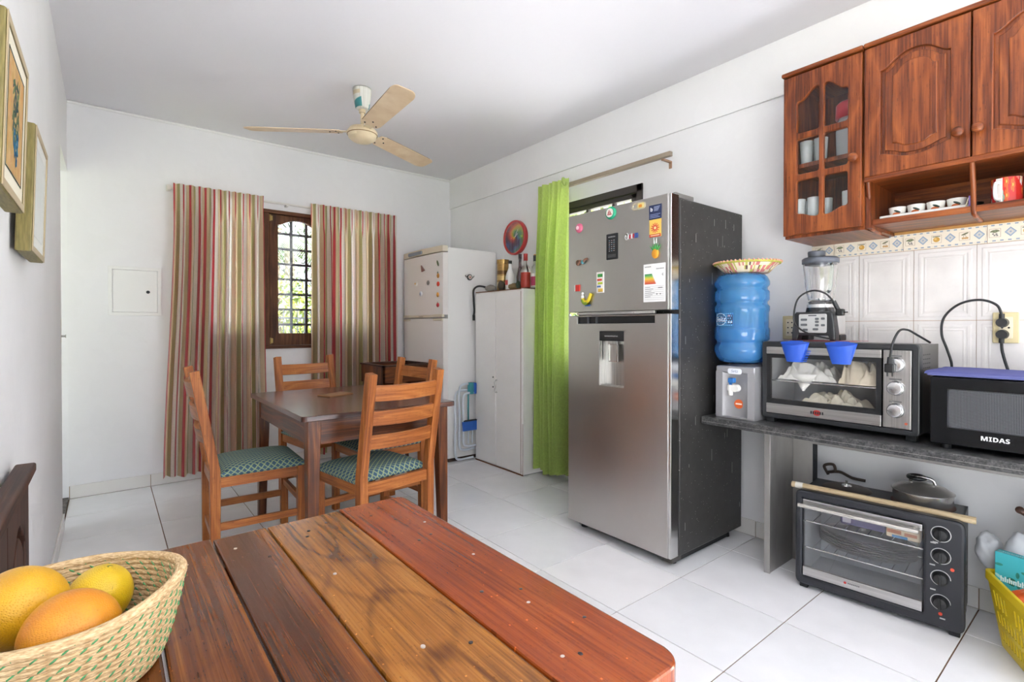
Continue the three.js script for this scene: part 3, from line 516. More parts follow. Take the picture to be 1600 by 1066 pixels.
// ---------- steel fridge ----------
const FX = 2.052;
{
  const f = thing('fridge', 'tall brushed steel fridge with a water dispenser and magnets on its door', 'fridge');
  const z0 = -2.055, z1 = -1.385, T = 1.768;
  const specks = tex(1024, 1024, (u, v) => {
    const n = fbm(u, v, 24, 24, 5, 3), k = 52 + (n - 0.5) * 14; let c = [k, k - 1, k - 2];
    const dens = fbm(u, v, 4, 4, 77, 3), sp = h2(Math.floor(u * 340), Math.floor(v * 340), 3); if (sp > 0.9985 - 0.004 * Math.max(0, dens - 0.45)) c = [200, 198, 194];
    const col = Math.floor(u * 260), sc = h2(col, Math.floor(v * 9), 8), sv = (v * 9) % 1; if (sc > 0.992 && sv > 0.25 && sv < 0.25 + 0.6 * h2(col, 2, 4) && u * 260 % 1 < 0.7) c = [206, 204, 200];
    return c;
  }, { size: [0.72, 0.9] });
  const mSide = M(0xffffff, 0.36, { map: specks, metric: true });
  const mDoor = M(0xffffff, 0.3, { metalness: 1, anisotropy: 0.5, anisotropyRotation: Math.PI / 2, metric: true, map: tex(512, 128, (u, v) => { const k = 192 + (fbm(u, v, 3, 3, 8, 3) - 0.5) * 6; return [k, k - 3, k - 6]; }, { size: [0.5, 0.7] }) });
  mk('body', [bx(2.128, 2.72, 0.045, T - 0.012, z0 + 0.004, z1, 0.006)], mSide, f, { grain: 'x' });
  mk('kick_plate', bx(2.12, 2.6, 0.012, 0.05, z0 + 0.02, z1 - 0.02), mBlackMatte, f);
  for (const [x, z] of [[2.14, z0 + 0.05], [2.14, z1 - 0.05], [2.64, z0 + 0.05], [2.64, z1 - 0.05]]) mk('foot', cyl(0.022, 0.018, 0.03, 16, x, 0, z), mRubber, f);
  mk('hinge_foot', bx(2.072, 2.15, 0.024, 0.046, z1 - 0.06, z1 - 0.004, 0.004), M(0x55534f, 0.5, { metalness: 0.4 }), f);
  // doors
  const dU = sub('door', f), dL = sub('door', f);
  mk('panel', extZY(roundRect(z0, z1 - 0.014, 1.222, T, 0.004), FX, 2.118, 0.004), mDoor, dU, { grain: 'z' });
  mk('edge_trim', extZY(roundRect(z1 - 0.0145, z1, 1.222, T, 0.003), FX + 0.003, 2.118, 0.003), mChrome, dU);
  mk('gasket', bx(2.118, 2.129, 1.23, T - 0.008, z0 + 0.008, z1 - 0.006), mBlackMatte, dU);
  mk('handle_bar', bx(FX - 0.004, FX + 0.012, 1.207, 1.221, -1.985, -1.472, 0.002), mSteel, dU);
  mk('maker_mark', printX(FX - 0.0045, -1.6, -1.5, 1.209, 1.219), M(0xffffff, 0.4, { map: canvasTex(256, 26, (g) => { g.fillStyle = '#b5b3ae'; g.fillRect(0, 0, 256, 26); scribble(g, 12, 5, 14, 16, '#333', 1); scribble(g, 44, 8, 190, 11, '#666', 14); }) }), dU);
  // lower door with grip recess and dispenser recess
  const s = roundRect(z0, z1 - 0.014, 0.05, 1.204, 0.004);
  s.holes.push(shp([[-1.985, 1.16], [-1.985, 1.196], [-1.474, 1.196], [-1.474, 1.16]]), shp([[-1.822, 0.832], [-1.822, 1.118], [-1.66, 1.118], [-1.66, 0.832]]));
  mk('panel', extZY(s, FX, 2.07, 0.003), mDoor, dL, { grain: 'z' });
  mk('door_core', bx(2.108, 2.118, 0.05, 1.204, z0, z1 - 0.014), mBlackMatte, dL);
  mk('door_return', [bx(2.07, 2.118, 0.05, 0.06, z0, z1 - 0.014), bx(2.07, 2.118, 0.05, 1.204, z0, z0 + 0.006), bx(2.07, 2.118, 1.197, 1.204, z0, z1 - 0.014)], mSteel, dL);
  mk('edge_trim', extZY(roundRect(z1 - 0.0145, z1, 0.05, 1.204, 0.003), FX + 0.003, 2.118, 0.003), mChrome, dL);
  mk('gasket', bx(2.118, 2.129, 0.06, 1.196, z0 + 0.008, z1 - 0.006), mBlackMatte, dL);
  mk('grip_recess', bx(2.072, 2.09, 1.15, 1.2, -1.99, -1.47), mBlack, dL);
  mk('grip_divider', [bx(FX + 0.004, 2.074, 1.158, 1.198, -1.915, -1.911), bx(FX + 0.004, 2.074, 1.158, 1.198, -1.855, -1.851)], M(0x55575a, 0.4), dL);
  const ds = sub('water_dispenser', dL);
  mk('niche', [bx(2.1, 2.108, 0.825, 1.12, -1.825, -1.657), bx(2.066, 2.1, 0.825, 0.834, -1.825, -1.657), bx(2.066, 2.1, 0.825, 1.12, -1.826, -1.82), bx(2.066, 2.1, 0.825, 1.12, -1.662, -1.656)], mSteel, ds);
  mk('display', bx(FX - 0.001, 2.08, 1.068, 1.119, -1.823, -1.659, 0.003), mBlack, ds);
  mk('display_print', printX(FX - 0.0016, -1.79, -1.69, 1.088, 1.1), M(0xffffff, 0.4, { map: canvasTex(256, 30, (g) => { g.fillStyle = '#17181a'; g.fillRect(0, 0, 256, 30); scribble(g, 14, 7, 226, 15, '#d8d8d8', 17); }) }), ds);
  mk('spout', [bx(2.062, 2.1, 1.05, 1.07, -1.775, -1.71, 0.003), bx(2.068, 2.074, 0.96, 1.05, -1.772, -1.712, 0.002)], mSteel, ds);
  mk('paddle_rim', [bx(2.064, 2.069, 0.962, 1.048, -1.771, -1.767), bx(2.064, 2.069, 0.962, 1.048, -1.717, -1.713), bx(2.064, 2.069, 0.958, 0.963, -1.771, -1.713)], mChrome, ds);
  mk('control_panel', extZY(roundRect(-1.773, -1.697, 1.492, 1.626, 0.005), FX - 0.003, FX + 0.002, 0.001), mBlack, f);
  mk('control_print', printX(FX - 0.0036, -1.771, -1.699, 1.495, 1.623), M(0xffffff, 0.3, { map: canvasTex(160, 288, (g) => { g.fillStyle = '#141518'; g.fillRect(0, 0, 160, 288); scribble(g, 28, 22, 104, 16, '#dcdcdc', 7); for (let r = 0; r < 6; r++) for (let c = 0; c < 3; c++) { g.fillStyle = ['#9db8c8', '#c8b0b0', '#cfcfcf'][(r + c) % 3]; g.fillRect(34 + c * 34, 70 + r * 24, 18, 7); } g.fillStyle = '#8b8b8b'; for (let r = 0; r < 3; r++) g.fillRect(18, 238 + r * 13, 120, 3); }) }), f);
  mk('hinge_cover', bx(2.1, 2.255, T - 0.013, T + 0.012, z1 - 0.075, z1 - 0.006, 0.006), M(0x8d8b88, 0.4, { metalness: 0.5 }), f);
  const eg = canvasTex(256, 384, (g) => {
    g.fillStyle = '#f3f3f1'; g.fillRect(0, 0, 256, 384); scribble(g, 16, 20, 74, 12, '#333', 7); scribble(g, 150, 46, 88, 12, '#444', 9);
    ['#2f8f4e', '#6fb04a', '#c8cf3f', '#f0c53a', '#ea9a35', '#e0702f', '#d4482e'].forEach((c, i) => { g.fillStyle = c; g.beginPath(); g.moveTo(14, 100 + i * 15); g.lineTo(96 + i * 7, 100 + i * 15); g.lineTo(106 + i * 7, 107 + i * 15); g.lineTo(96 + i * 7, 114 + i * 15); g.lineTo(14, 114 + i * 15); g.fill(); });
    g.fillStyle = '#222'; g.font = 'bold 30px sans-serif'; g.fillText('C', 214, 124); g.strokeStyle = '#9a9a9a'; g.lineWidth = 2; for (let i = 0; i < 8; i++) { g.beginPath(); g.moveTo(14, 226 + i * 19); g.lineTo(236, 226 + i * 19); g.stroke(); } g.fillStyle = '#777'; g.fillRect(170, 240, 50, 8); g.fillRect(150, 300, 14, 12); g.fillRect(190, 300, 12, 12); for (let i = 0; i < 6; i++) g.fillRect(18, 234 + i * 19, 60 + (i * 37) % 60, 4);
  });
  mk('energy_label', printX(FX - 0.0006, -1.538, -1.412, 1.262, 1.445), M(0xffffff, 0.6, { map: eg }), f, { label: 'white energy rating sticker with coloured bars' });
}
// magnets on the steel fridge: each a thing of its own
{
  const G = 'magnets on the steel fridge door';
  const mag = (name, label, z, y, parts) => { const o = thing(name, label, 'magnet', [FX, y, z], 0, G); for (const [n, g, m] of parts) mk(n, g, m, o); return o; };
  const disc = (r, t, seg = 32) => cyl(r, r, t, seg, -t, 0, 0, 'x');
  mag('bottle_cap_magnet', 'round green bottle cap magnet with a sailing boat', -1.743, 1.734, [['cap', lathe([[0.0, 0.012], [0.026, 0.012], [0.031, 0.009], [0.034, 0]], 24).rotateZ(Math.PI / 2), M(0x1f9a72, 0.4)], ['picture', disc(0.023, 0.001).translate(-0.012, 0, 0), M(0xe8e6dc, 0.5)], ['boat', [bx(-0.0142, -0.013, -0.012, -0.006, -0.014, 0.014), extZY(shp([[-0.002, -0.004], [-0.002, 0.016], [-0.012, -0.004]]), -0.0142, -0.013), extZY(shp([[0.002, -0.004], [0.002, 0.012], [0.01, -0.004]]), -0.0142, -0.013)], M(0xb3474b, 0.6)]]);
  mag('round_magnet', 'round pink glass magnet near the door corner', -1.97, 1.69, [['dome', lathe([[0, 0.016], [0.014, 0.014], [0.024, 0.007], [0.026, 0]], 28).rotateZ(Math.PI / 2), M(0xc9637f, 0.2)], ['flower', lathe([[0, 0.018], [0.007, 0.0175], [0.011, 0.0155]], 20).rotateZ(Math.PI / 2), M(0xf0c8d2, 0.3)]]);
  mag('opener_magnet', 'cream capsule-shaped bottle opener magnet', -1.566, 1.737, [['plate', (() => { const s = roundRect(-0.04, 0.04, -0.018, 0.018, 0.017); s.holes.push(roundRect(-0.033, -0.012, -0.01, 0.01, 0.008)); return extZY(s, -0.006, 0, 0.001); })(), M(0xc8bfa6, 0.3, { metalness: 0.3 })], ['picture', extZY(roundRect(-0.004, 0.034, -0.012, 0.012, 0.008), -0.0072, -0.006), M(0xe7d58b, 0.5)], ['fruit', extZY(roundRect(0.004, 0.022, -0.009, 0.005, 0.005), -0.0082, -0.0072), M(0xd98a2c, 0.5)]]);
  mag('card_magnet', 'dark blue card magnet with white lettering', -1.47, 1.692, [['card', bx(-0.003, 0, -0.034, 0.034, -0.035, 0.035, 0.001), M(0x1d2a4d, 0.5)], ['print', printX(-0.0034, -0.0345, 0.0345, -0.0335, 0.0335), M(0xffffff, 0.5, { map: canvasTex(128, 128, (g) => { g.fillStyle = '#1f2c52'; g.fillRect(0, 0, 128, 128); g.fillStyle = '#fff'; g.font = 'bold 46px sans-serif'; g.fillText('b', 12, 56); g.fillStyle = '#aab4d4'; for (let i = 0; i < 5; i++) g.fillRect(52, 16 + i * 9, 64 - i * 5, 4); g.fillStyle = '#8f9cc6'; g.fillRect(10, 84, 108, 5); g.fillRect(10, 98, 90, 5); g.fillRect(10, 112, 104, 5); }) })]]);
  mag('card_magnet', 'orange and yellow card magnet with a red sun drawing', -1.47, 1.614, [['card', bx(-0.003, 0, -0.042, 0.042, -0.033, 0.033, 0.001), M(0xe5b255, 0.5)], ['print', printX(-0.0034, -0.0325, 0.0325, -0.0415, 0.0415), M(0xffffff, 0.5, { map: canvasTex(128, 160, (g) => { g.fillStyle = '#ecc45f'; g.fillRect(0, 0, 128, 160); g.fillStyle = '#d8543c'; for (let k = 0; k < 12; k++) { g.save(); g.translate(64, 78); g.rotate(k * Math.PI / 6); g.fillRect(-5, 24, 10, 22); g.restore(); } g.beginPath(); g.arc(64, 78, 26, 0, 7); g.fill(); g.fillStyle = '#f3dca0'; g.beginPath(); g.arc(64, 78, 13, 0, 7); g.fill(); g.fillStyle = '#c9442f'; g.fillRect(0, 134, 128, 26); g.fillStyle = '#f5e3b5'; g.fillRect(14, 142, 100, 8); }) })]]);
  mag('opener_magnet', 'silver bottle opener magnet with red and blue letters', -1.607, 1.595, [['ring', new THREE.TorusGeometry(0.013, 0.004, 10, 24).scale(0.8, 1.2, 1).rotateY(Math.PI / 2).translate(-0.004, 0, -0.03), mChrome], ['letter', bx(-0.007, 0, -0.012, 0.008, -0.013, -0.006, 0.001), M(0xc23c46, 0.4)], ['letter', bx(-0.007, 0, -0.012, 0.012, -0.004, 0.004, 0.001), M(0xdadada, 0.4)], ['letter', bx(-0.007, 0, -0.01, 0.01, 0.007, 0.015, 0.001), M(0xc23c46, 0.4)], ['letter', bx(-0.007, 0, -0.012, 0.012, 0.018, 0.036, 0.001), M(0x36508f, 0.4)]]);
  mag('pineapple_magnet', 'pineapple-shaped magnet above the energy label', -1.467, 1.5, [['fruit', new THREE.SphereGeometry(1, 16, 12).scale(0.008, 0.024, 0.02).translate(-0.006, -0.008, 0), M(0xe09a2d, 0.5)], ['leaf_crown', [0, 1, 2, 3, 4].map((k) => new THREE.ConeGeometry(0.006, 0.034, 6).translate(0, 0.03, 0).rotateX((k - 2) * 0.4).translate(-0.006, 0.0, 0)), M(0x3f9a4a, 0.5)], ['tuft', [0, 1].map((k) => new THREE.ConeGeometry(0.004, 0.03, 6).translate(0, 0.056, 0).rotateX(k ? 0.12 : -0.12).translate(-0.006, 0, 0)), M(0xdde3dd, 0.5)]]);
  mag('lizard_magnet', 'small brown lizard magnet with a turquoise back', -1.94, 1.5, [['body', tube([[-0.007, -0.012, -0.035], [-0.007, 0.008, -0.018], [-0.009, -0.004, 0.004], [-0.009, 0.01, 0.02], [-0.007, 0.014, 0.036]], 0.006, 30, 8), M(0x8a6450, 0.5)], ['back', new THREE.SphereGeometry(0.011, 14, 10).scale(0.8, 1, 1).translate(-0.009, -0.002, 0.002), M(0x4f95a3, 0.4)], ['tail', new THREE.TorusGeometry(0.013, 0.0035, 8, 20).rotateY(Math.PI / 2).translate(-0.006, -0.002, -0.034), M(0x7d5844, 0.5)]]);
  mag('square_magnet', 'small red and white square magnet at the door edge', -1.975, 1.358, [['tile', bx(-0.005, 0, -0.018, 0.018, -0.022, 0.012, 0.001), M(0xd23a32, 0.4)], ['stripe', bx(-0.0055, 0, -0.018, 0.018, -0.028, -0.021, 0.001), M(0xe8e4dc, 0.4)]]);
  mag('strip_magnet', 'tall white strip magnet with green, red and yellow bands', -1.815, 1.378, [['strip', bx(-0.004, 0, -0.055, 0.055, -0.026, 0.026, 0.002), M(0xeeeae2, 0.5)], ['band', bx(-0.0055, 0, 0.028, 0.046, -0.018, 0.018, 0.003), M(0x3f9b45, 0.5)], ['band', bx(-0.0055, 0, 0.008, 0.02, -0.02, 0.014, 0.003), M(0xd8503e, 0.5)], ['band', bx(-0.0055, 0, -0.01, 0.002, -0.016, 0.018, 0.003), M(0xb7c93b, 0.5)], ['band', bx(-0.0055, 0, -0.026, -0.016, -0.022, 0.006, 0.003), M(0x4c6fae, 0.5)], ['band', bx(-0.0055, 0, -0.05, -0.032, -0.014, 0.02, 0.003), M(0xe3bb55, 0.5)]]);
  mag('banana_magnet', 'yellow and green banana bunch magnet', -1.91, 1.3, [['fruit', tube([[-0.008, 0.0, -0.03], [-0.01, -0.02, -0.012], [-0.01, -0.018, 0.012], [-0.008, 0.022, 0.034]], 0.009, 24, 8), M(0xd9c42f, 0.4)], ['fruit', tube([[-0.012, -0.012, -0.026], [-0.014, -0.03, -0.008], [-0.012, -0.028, 0.012]], 0.009, 20, 8), M(0x7f9a2e, 0.4)], ['figure', [new THREE.SphereGeometry(0.008, 12, 8).translate(-0.01, 0.024, -0.026), new THREE.SphereGeometry(0.009, 12, 8).scale(1, 1.4, 1).translate(-0.01, 0.006, -0.026)], M(0xe9e9e6, 0.5)], ['base', bx(-0.008, 0, -0.046, -0.036, -0.012, 0.022, 0.003), M(0x3c5f9a, 0.5)]]);
}
// ---------- old white fridge ----------
{
  const f = thing('old_fridge', 'old white two-door fridge with a yellowed top cap beside the tall white cupboard', 'fridge');
  const mW = M(0xf2f1ef, 0.32), mDoorW = M(0xece7e4, 0.28), mYel = M(0xdcd2be, 0.4), z0 = -4.375, z1 = -3.66, x0 = 2.185, T = 1.826;
  mk('body', bx(x0 + 0.05, XR - 0.012, 0.03, T - 0.012, z0 + 0.01, z1, 0.006), mW, f);
  mk('base', bx(x0 + 0.06, XR - 0.03, 0, 0.035, z0 + 0.02, z1 - 0.01), M(0x4a3d34, 0.8), f);
  const bow = (y0, y1, m, n, out = 0) => {   // bowed door front
    const s = new THREE.Shape(); s.moveTo(x0 + 0.05, z0); s.lineTo(x0 + 0.05, z1); s.lineTo(x0 + 0.006 - out, z1 - 0.004); s.quadraticCurveTo(x0 - 0.03 - out, (z0 + z1) / 2, x0 + 0.006 - out, z0 + 0.004); s.closePath();
    return mk(n, ext(s, y1 - y0 - 0.006, 0.003, 20).rotateX(Math.PI / 2).translate(0, y1 - 0.003, 0), m, f);
  };
  const du = bow(1.245, 1.768, mDoorW, 'door'), dl = bow(0.06, 1.215, mDoorW, 'door');
  bow(1.775, T, mYel, 'top_cap', 0.004);
  mk('door_trim', bx(x0 - 0.006, x0 + 0.02, 1.225, 1.25, z0 + 0.01, z1 - 0.004, 0.003), mYel, f); mk('door_trim', bx(x0 - 0.006, x0 + 0.02, 1.195, 1.215, z0 + 0.01, z1 - 0.004, 0.003), mYel, f);
  mk('vent_grille', extZY(roundRect(-4.23, -3.98, 1.783, 1.812, 0.012), x0 - 0.026, x0 - 0.01, 0.001), M(0x8d95a3, 0.5), f);
  mk('maker_mark', printX(x0 - 0.0065, -4.08, -3.97, 1.229, 1.241), M(0xffffff, 0.4, { map: canvasTex(128, 16, (g) => { g.fillStyle = '#d6cbb6'; g.fillRect(0, 0, 128, 16); scribble(g, 20, 2, 88, 11, '#3c332b', 7); }) }), f);
  const G = 'magnets on the old white fridge';
  const at = (name, label, z, y, geo, col, dx = 0) => { const k = (z - (z0 + z1) / 2) / ((z1 - z0) / 2), x = x0 + 0.003 - 0.018 * (1 - k * k) + 0.0 + dx; const o = thing(name, label, 'magnet', [x, y, z], 0, G); geo(o); return o; };
  const ball = (sx, sy, sz, col, n = 'fruit') => (o) => mk(n, new THREE.SphereGeometry(1, 14, 10).scale(sx, sy, sz), M(col, 0.45), o);
  const leafTop = (col) => (o) => mk('leaf', new THREE.ConeGeometry(0.008, 0.022, 6).translate(-0.003, 0.03, 0), M(col, 0.6), o);
  at('leaf_magnet', 'dark green leaf magnet above the fruit magnets', -3.735, 1.68, (o) => mk('leaf', new THREE.SphereGeometry(1, 14, 8).scale(0.005, 0.03, 0.012).rotateX(-0.5), M(0x5d6a45, 0.6), o));
  at('fruit_magnet', 'small orange pineapple magnet with a dark leaf', -3.73, 1.575, (o) => { ball(0.008, 0.021, 0.018, 0xc78a3a)(o); leafTop(0x4b5a44)(o); });
  at('fruit_magnet', 'plain bright red tomato magnet', -3.73, 1.505, ball(0.009, 0.021, 0.02, 0xdb4530));
  at('fruit_magnet', 'plain pale orange fruit magnet', -3.735, 1.415, ball(0.009, 0.021, 0.017, 0xcd9140));
  at('fruit_magnet', 'dark red apple magnet with a small stem', -3.735, 1.328, (o) => { ball(0.009, 0.019, 0.02, 0xb8393c)(o); mk('stem', bx(-0.003, 0, 0.016, 0.028, -0.0015, 0.0015), M(0x4d5b33, 0.6), o); });
  at('pizza_magnet', 'brown wedge-shaped magnet on the freezer door', -3.96, 1.655, (o) => mk('wedge', extZY(shp([[-0.03, 0.03], [0.03, -0.02], [-0.02, -0.028]]), -0.012, 0, 0.002), M(0x7d5a50, 0.6), o));
  at('egg_magnet', 'white oval magnet with a yellow centre', -4.1, 1.53, (o) => { ball(0.008, 0.02, 0.024, 0xeae6de, 'white')(o); mk('yolk', new THREE.SphereGeometry(0.009, 10, 8).translate(-0.005, 0, 0), M(0xd9a441, 0.5), o); });
  at('round_magnet', 'grey round magnet on the freezer door', -3.885, 1.525, ball(0.009, 0.021, 0.021, 0x77736f, 'disc'));
  at('round_magnet', 'white round magnet with a blue figure', -4.01, 1.435, (o) => { ball(0.008, 0.024, 0.026, 0xd9dce2, 'disc')(o); mk('figure', new THREE.SphereGeometry(1, 10, 8).scale(0.006, 0.016, 0.008).translate(-0.004, 0, 0), M(0x51648c, 0.5), o); });
  const w = thing('winged_magnet', 'round red magnet with two silver wings on the fridge side', 'magnet', [2.452, 1.572, -3.66], 0, G);
  mk('disc', cyl(0.026, 0.026, 0.008, 28, 0, 0, 0, 'z'), M(0x3a3838, 0.4), w); mk('emblem', cyl(0.018, 0.018, 0.003, 24, 0, 0, 0.008, 'z'), M(0xe7ded2, 0.4), w); mk('heart', cyl(0.01, 0.01, 0.002, 3, 0, 0, 0.011, 'z'), M(0xc23a34, 0.4), w);
  for (const s of [-1, 1]) mk('wing', tube([[s * 0.022, -0.006, 0.004], [s * 0.036, 0.002, 0.004], [s * 0.046, 0.014, 0.004]], 0.005, 14, 6), mChrome, w);
}
// ---------- tall white cupboard and what stands on it ----------
const CT = 1.437;
{
  const c = thing('tall_cupboard', 'tall white metal cupboard with rust-edged double doors beside the green curtain', 'cupboard');
  const rust = tex(256, 256, (u, v) => { const n = fbm(u, v, 7, 7, 51, 4); return mix([238, 236, 232], [245, 243, 240], n); }, { size: [0.6, 0.9] });
  const mC = M(0xffffff, 0.3, { map: rust, metric: true }), mR = M(0x7c5238, 0.9);
  const x0 = 2.478, z0 = -3.606, z1 = -2.966;
  mk('body', bx(x0 + 0.02, XR - 0.012, 0.006, CT, z0, z1, 0.004), mC, c);
  for (const [a, b] of [[z0 + 0.001, -3.319], [-3.315, z1 - 0.03]]) mk('door', bx(x0, x0 + 0.019, 0.012, CT - 0.01, a, b, 0.004), mC, c);
  mk('corner_post', bx(x0, x0 + 0.021, 0.006, CT, z1 - 0.027, z1, 0.003), mC, c);
  mk('rust_edge', [bx(x0 - 0.0006, x0 + 0.001, 0.0, 0.01, z0, z1), bx(x0 - 0.0008, x0 + 0.002, 0.02, CT - 0.02, z1 - 0.0295, z1 - 0.027), bx(x0 - 0.0006, x0 + 0.001, 0.01, 0.4, z1 - 0.006, z1 - 0.002), bx(x0 + 0.002, x0 + 0.004, CT - 0.004, CT + 0.003, z0, z1), bx(x0, x0 + 0.2, CT - 0.001, CT + 0.0025, z1 - 0.004, z1)], mR, c);
  mk('handle', tube([[x0, 0.71, -3.3], [x0 - 0.022, 0.705, -3.298], [x0 - 0.026, 0.66, -3.29], [x0 - 0.022, 0.615, -3.298], [x0, 0.61, -3.3]], 0.006, 24, 8), mChrome, c);
  for (const y of [0.65, 0.73]) mk('lock_rivet', cyl(0.006, 0.006, 0.004, 12, x0 - 0.004, y, -3.35, 'x'), mDarkIron, c);

  const bottle = (name, label, x, z, prof, mat, extra = []) => { const o = thing(name, label, 'bottle', [x, CT, z], 0, 'bottles on the tall white cupboard'); mk('glass_body', lathe(prof, 28), mat, o); for (const [n, g, m] of extra) mk(n, g, m, o); return o; };
  const glassOf = (c, d = 0.05) => M(0xffffff, 0.04, { transmission: 1, thickness: 0.02, ior: 1.5, attenuationColor: new THREE.Color(c), attenuationDistance: d });
  const tin = thing('gold_tin', 'tall gold whisky tin at the back of the cupboard top', 'tin', [2.66, CT, -3.455]);
  const gold = canvasTex(256, 512, (g) => { g.fillStyle = '#a8854e'; g.fillRect(0, 0, 256, 512); const r = rngOf(2); g.fillStyle = '#6e5230'; g.fillRect(0, 150, 256, 60); g.fillStyle = '#cfb27a'; g.fillRect(0, 230, 256, 80); g.fillStyle = '#84643a'; for (let i = 0; i < 50; i++) g.fillRect(r() * 256, r() * 512, 20, 6); g.fillStyle = '#d8c79c'; g.fillRect(0, 340, 256, 70); g.fillStyle = '#5d4528'; g.fillRect(0, 480, 256, 16); });
  mk('tube', cyl(0.052, 0.052, 0.262, 36), M(0xffffff, 0.3, { map: gold, metalness: 0.6 }), tin); mk('lid', cyl(0.0535, 0.0535, 0.035, 36, 0, 0.245, 0), M(0xb08d55, 0.25, { metalness: 0.8 }), tin);
  bottle('milk_bottle', 'white coconut liqueur bottle with a black cap', 2.6, -3.28, [[0, 0], [0.036, 0], [0.038, 0.01], [0.038, 0.12], [0.03, 0.15], [0.014, 0.19], [0.012, 0.235], [0, 0.235]], M(0xe9e8e4, 0.3), [['cap', cyl(0.0145, 0.0145, 0.026, 20, 0, 0.225, 0), mBlack], ['label', printX(-0.0388, -0.018, 0.018, 0.05, 0.09), M(0xc94a43, 0.5)]]);
  bottle('slim_bottle', 'slim dark brown bottle between the white and the red bottle', 2.64, -3.2, [[0, 0], [0.028, 0], [0.03, 0.01], [0.03, 0.12], [0.02, 0.16], [0.012, 0.2], [0.012, 0.28], [0, 0.28]], M(0x3d2028, 0.12, { clearcoat: 1 }), [['cap', cyl(0.0135, 0.0135, 0.04, 20, 0, 0.26, 0), M(0x2c1a1e, 0.4)]]);
  const redLbl = (c, w = 0.118) => cyl(0.0385, 0.0385, w, 32, 0, 0.012, 0);
  bottle('liquor_bottle', 'clear liquor bottle with a red cap and red label', 2.56, -3.035, [[0, 0], [0.036, 0], [0.038, 0.008], [0.038, 0.14], [0.03, 0.17], [0.014, 0.2], [0.013, 0.27], [0, 0.27]], glassOf('#e8e2d8', 0.2), [['label', redLbl(), M(0xa83a2c, 0.45)], ['cap', cyl(0.0165, 0.0165, 0.055, 20, 0, 0.222, 0), M(0xb02a2a, 0.4)]]);
  bottle('liquor_bottle', 'clear liquor bottle with an orange cap', 2.66, -3.03, [[0, 0], [0.032, 0], [0.034, 0.008], [0.034, 0.14], [0.026, 0.17], [0.013, 0.2], [0.012, 0.27], [0, 0.27]], glassOf('#e0dccf', 0.2), [['cap', cyl(0.0165, 0.0165, 0.055, 20, 0, 0.225, 0), M(0xcf8a2b, 0.4)], ['label', cyl(0.0345, 0.0345, 0.07, 30, 0, 0.03, 0), M(0x6b5a3a, 0.6)]]);
  bottle('liquor_bottle', 'clear liquor bottle with a black cap and a pink and white label', 2.6, -2.955 - 0.012, [[0, 0], [0.031, 0], [0.033, 0.008], [0.033, 0.14], [0.026, 0.17], [0.013, 0.195], [0.012, 0.255], [0, 0.255]], glassOf('#e4e4e4', 0.2), [['cap', cyl(0.0155, 0.0155, 0.045, 20, 0, 0.215, 0), mBlack], ['label', cyl(0.0335, 0.0335, 0.1, 30, 0, 0.018, 0), M(0xe4dcd8, 0.5)], ['label_patch', cyl(0.0339, 0.0339, 0.07, 30, 0, 0.025, 0).scale(1, 1, 1), M(0xb23a5c, 0.5)]]);
  // clutter along the front edge
  const cl = thing('camera_strap', 'black looped strap hanging over the cupboard corner', 'strap', [0, 0, 0]);
  mk('band', tube([[2.62, CT + 0.01, -3.52], [2.55, CT + 0.05, -3.57], [2.5, CT + 0.055, -3.6], [2.47, CT + 0.03, -3.615], [2.468, CT - 0.06, -3.618], [2.472, CT - 0.16, -3.616], [2.468, CT - 0.2, -3.62]], 0.008, 50, 6), mRubber, cl);
  mk('buckle', bx(2.46, 2.478, CT - 0.24, CT - 0.19, -3.628, -3.61, 0.004), mBlack, cl);
  const rag = (name, label, x, z, col, s, seed, cat = 'ornament') => { const g = new THREE.IcosahedronGeometry(1, 3), p = g.attributes.position; for (let i = 0; i < p.count; i++) { const n = 0.75 + 0.5 * fbm(p.getX(i) * 0.25 + 0.5, p.getZ(i) * 0.25 + p.getY(i) * 0.3 + 0.5, 8, 8, seed, 3); p.setXYZ(i, p.getX(i) * s[0] * n, Math.max(-1, p.getY(i)) * s[1] * n, p.getZ(i) * s[2] * n); } g.computeBoundingBox(); g.translate(x, CT + 0.002 - g.boundingBox.min.y, z); const h = mergeVertices(g.deleteAttribute('uv').deleteAttribute('normal')); h.computeVertexNormals(); tag(mk(name, h, M(col, 0.85)), label, cat); };
  rag('shell_ornament', 'pale grey shell lump on the cupboard top', 2.53, -3.46, 0x8f8a82, [0.035, 0.028, 0.055], 3);
  rag('bark_piece', 'dark brown bark piece behind the shell lump', 2.58, -3.37, 0x4b4034, [0.03, 0.045, 0.03], 5);
  rag('wicker_dish', 'small brown wicker dish between the bottles', 2.55, -3.16, 0x7d6745, [0.045, 0.026, 0.06], 7);
  rag('green_ornament', 'small dark green ornament beside the red-capped bottle', 2.53, -3.09, 0x2e3b2c, [0.018, 0.035, 0.016], 9);
}
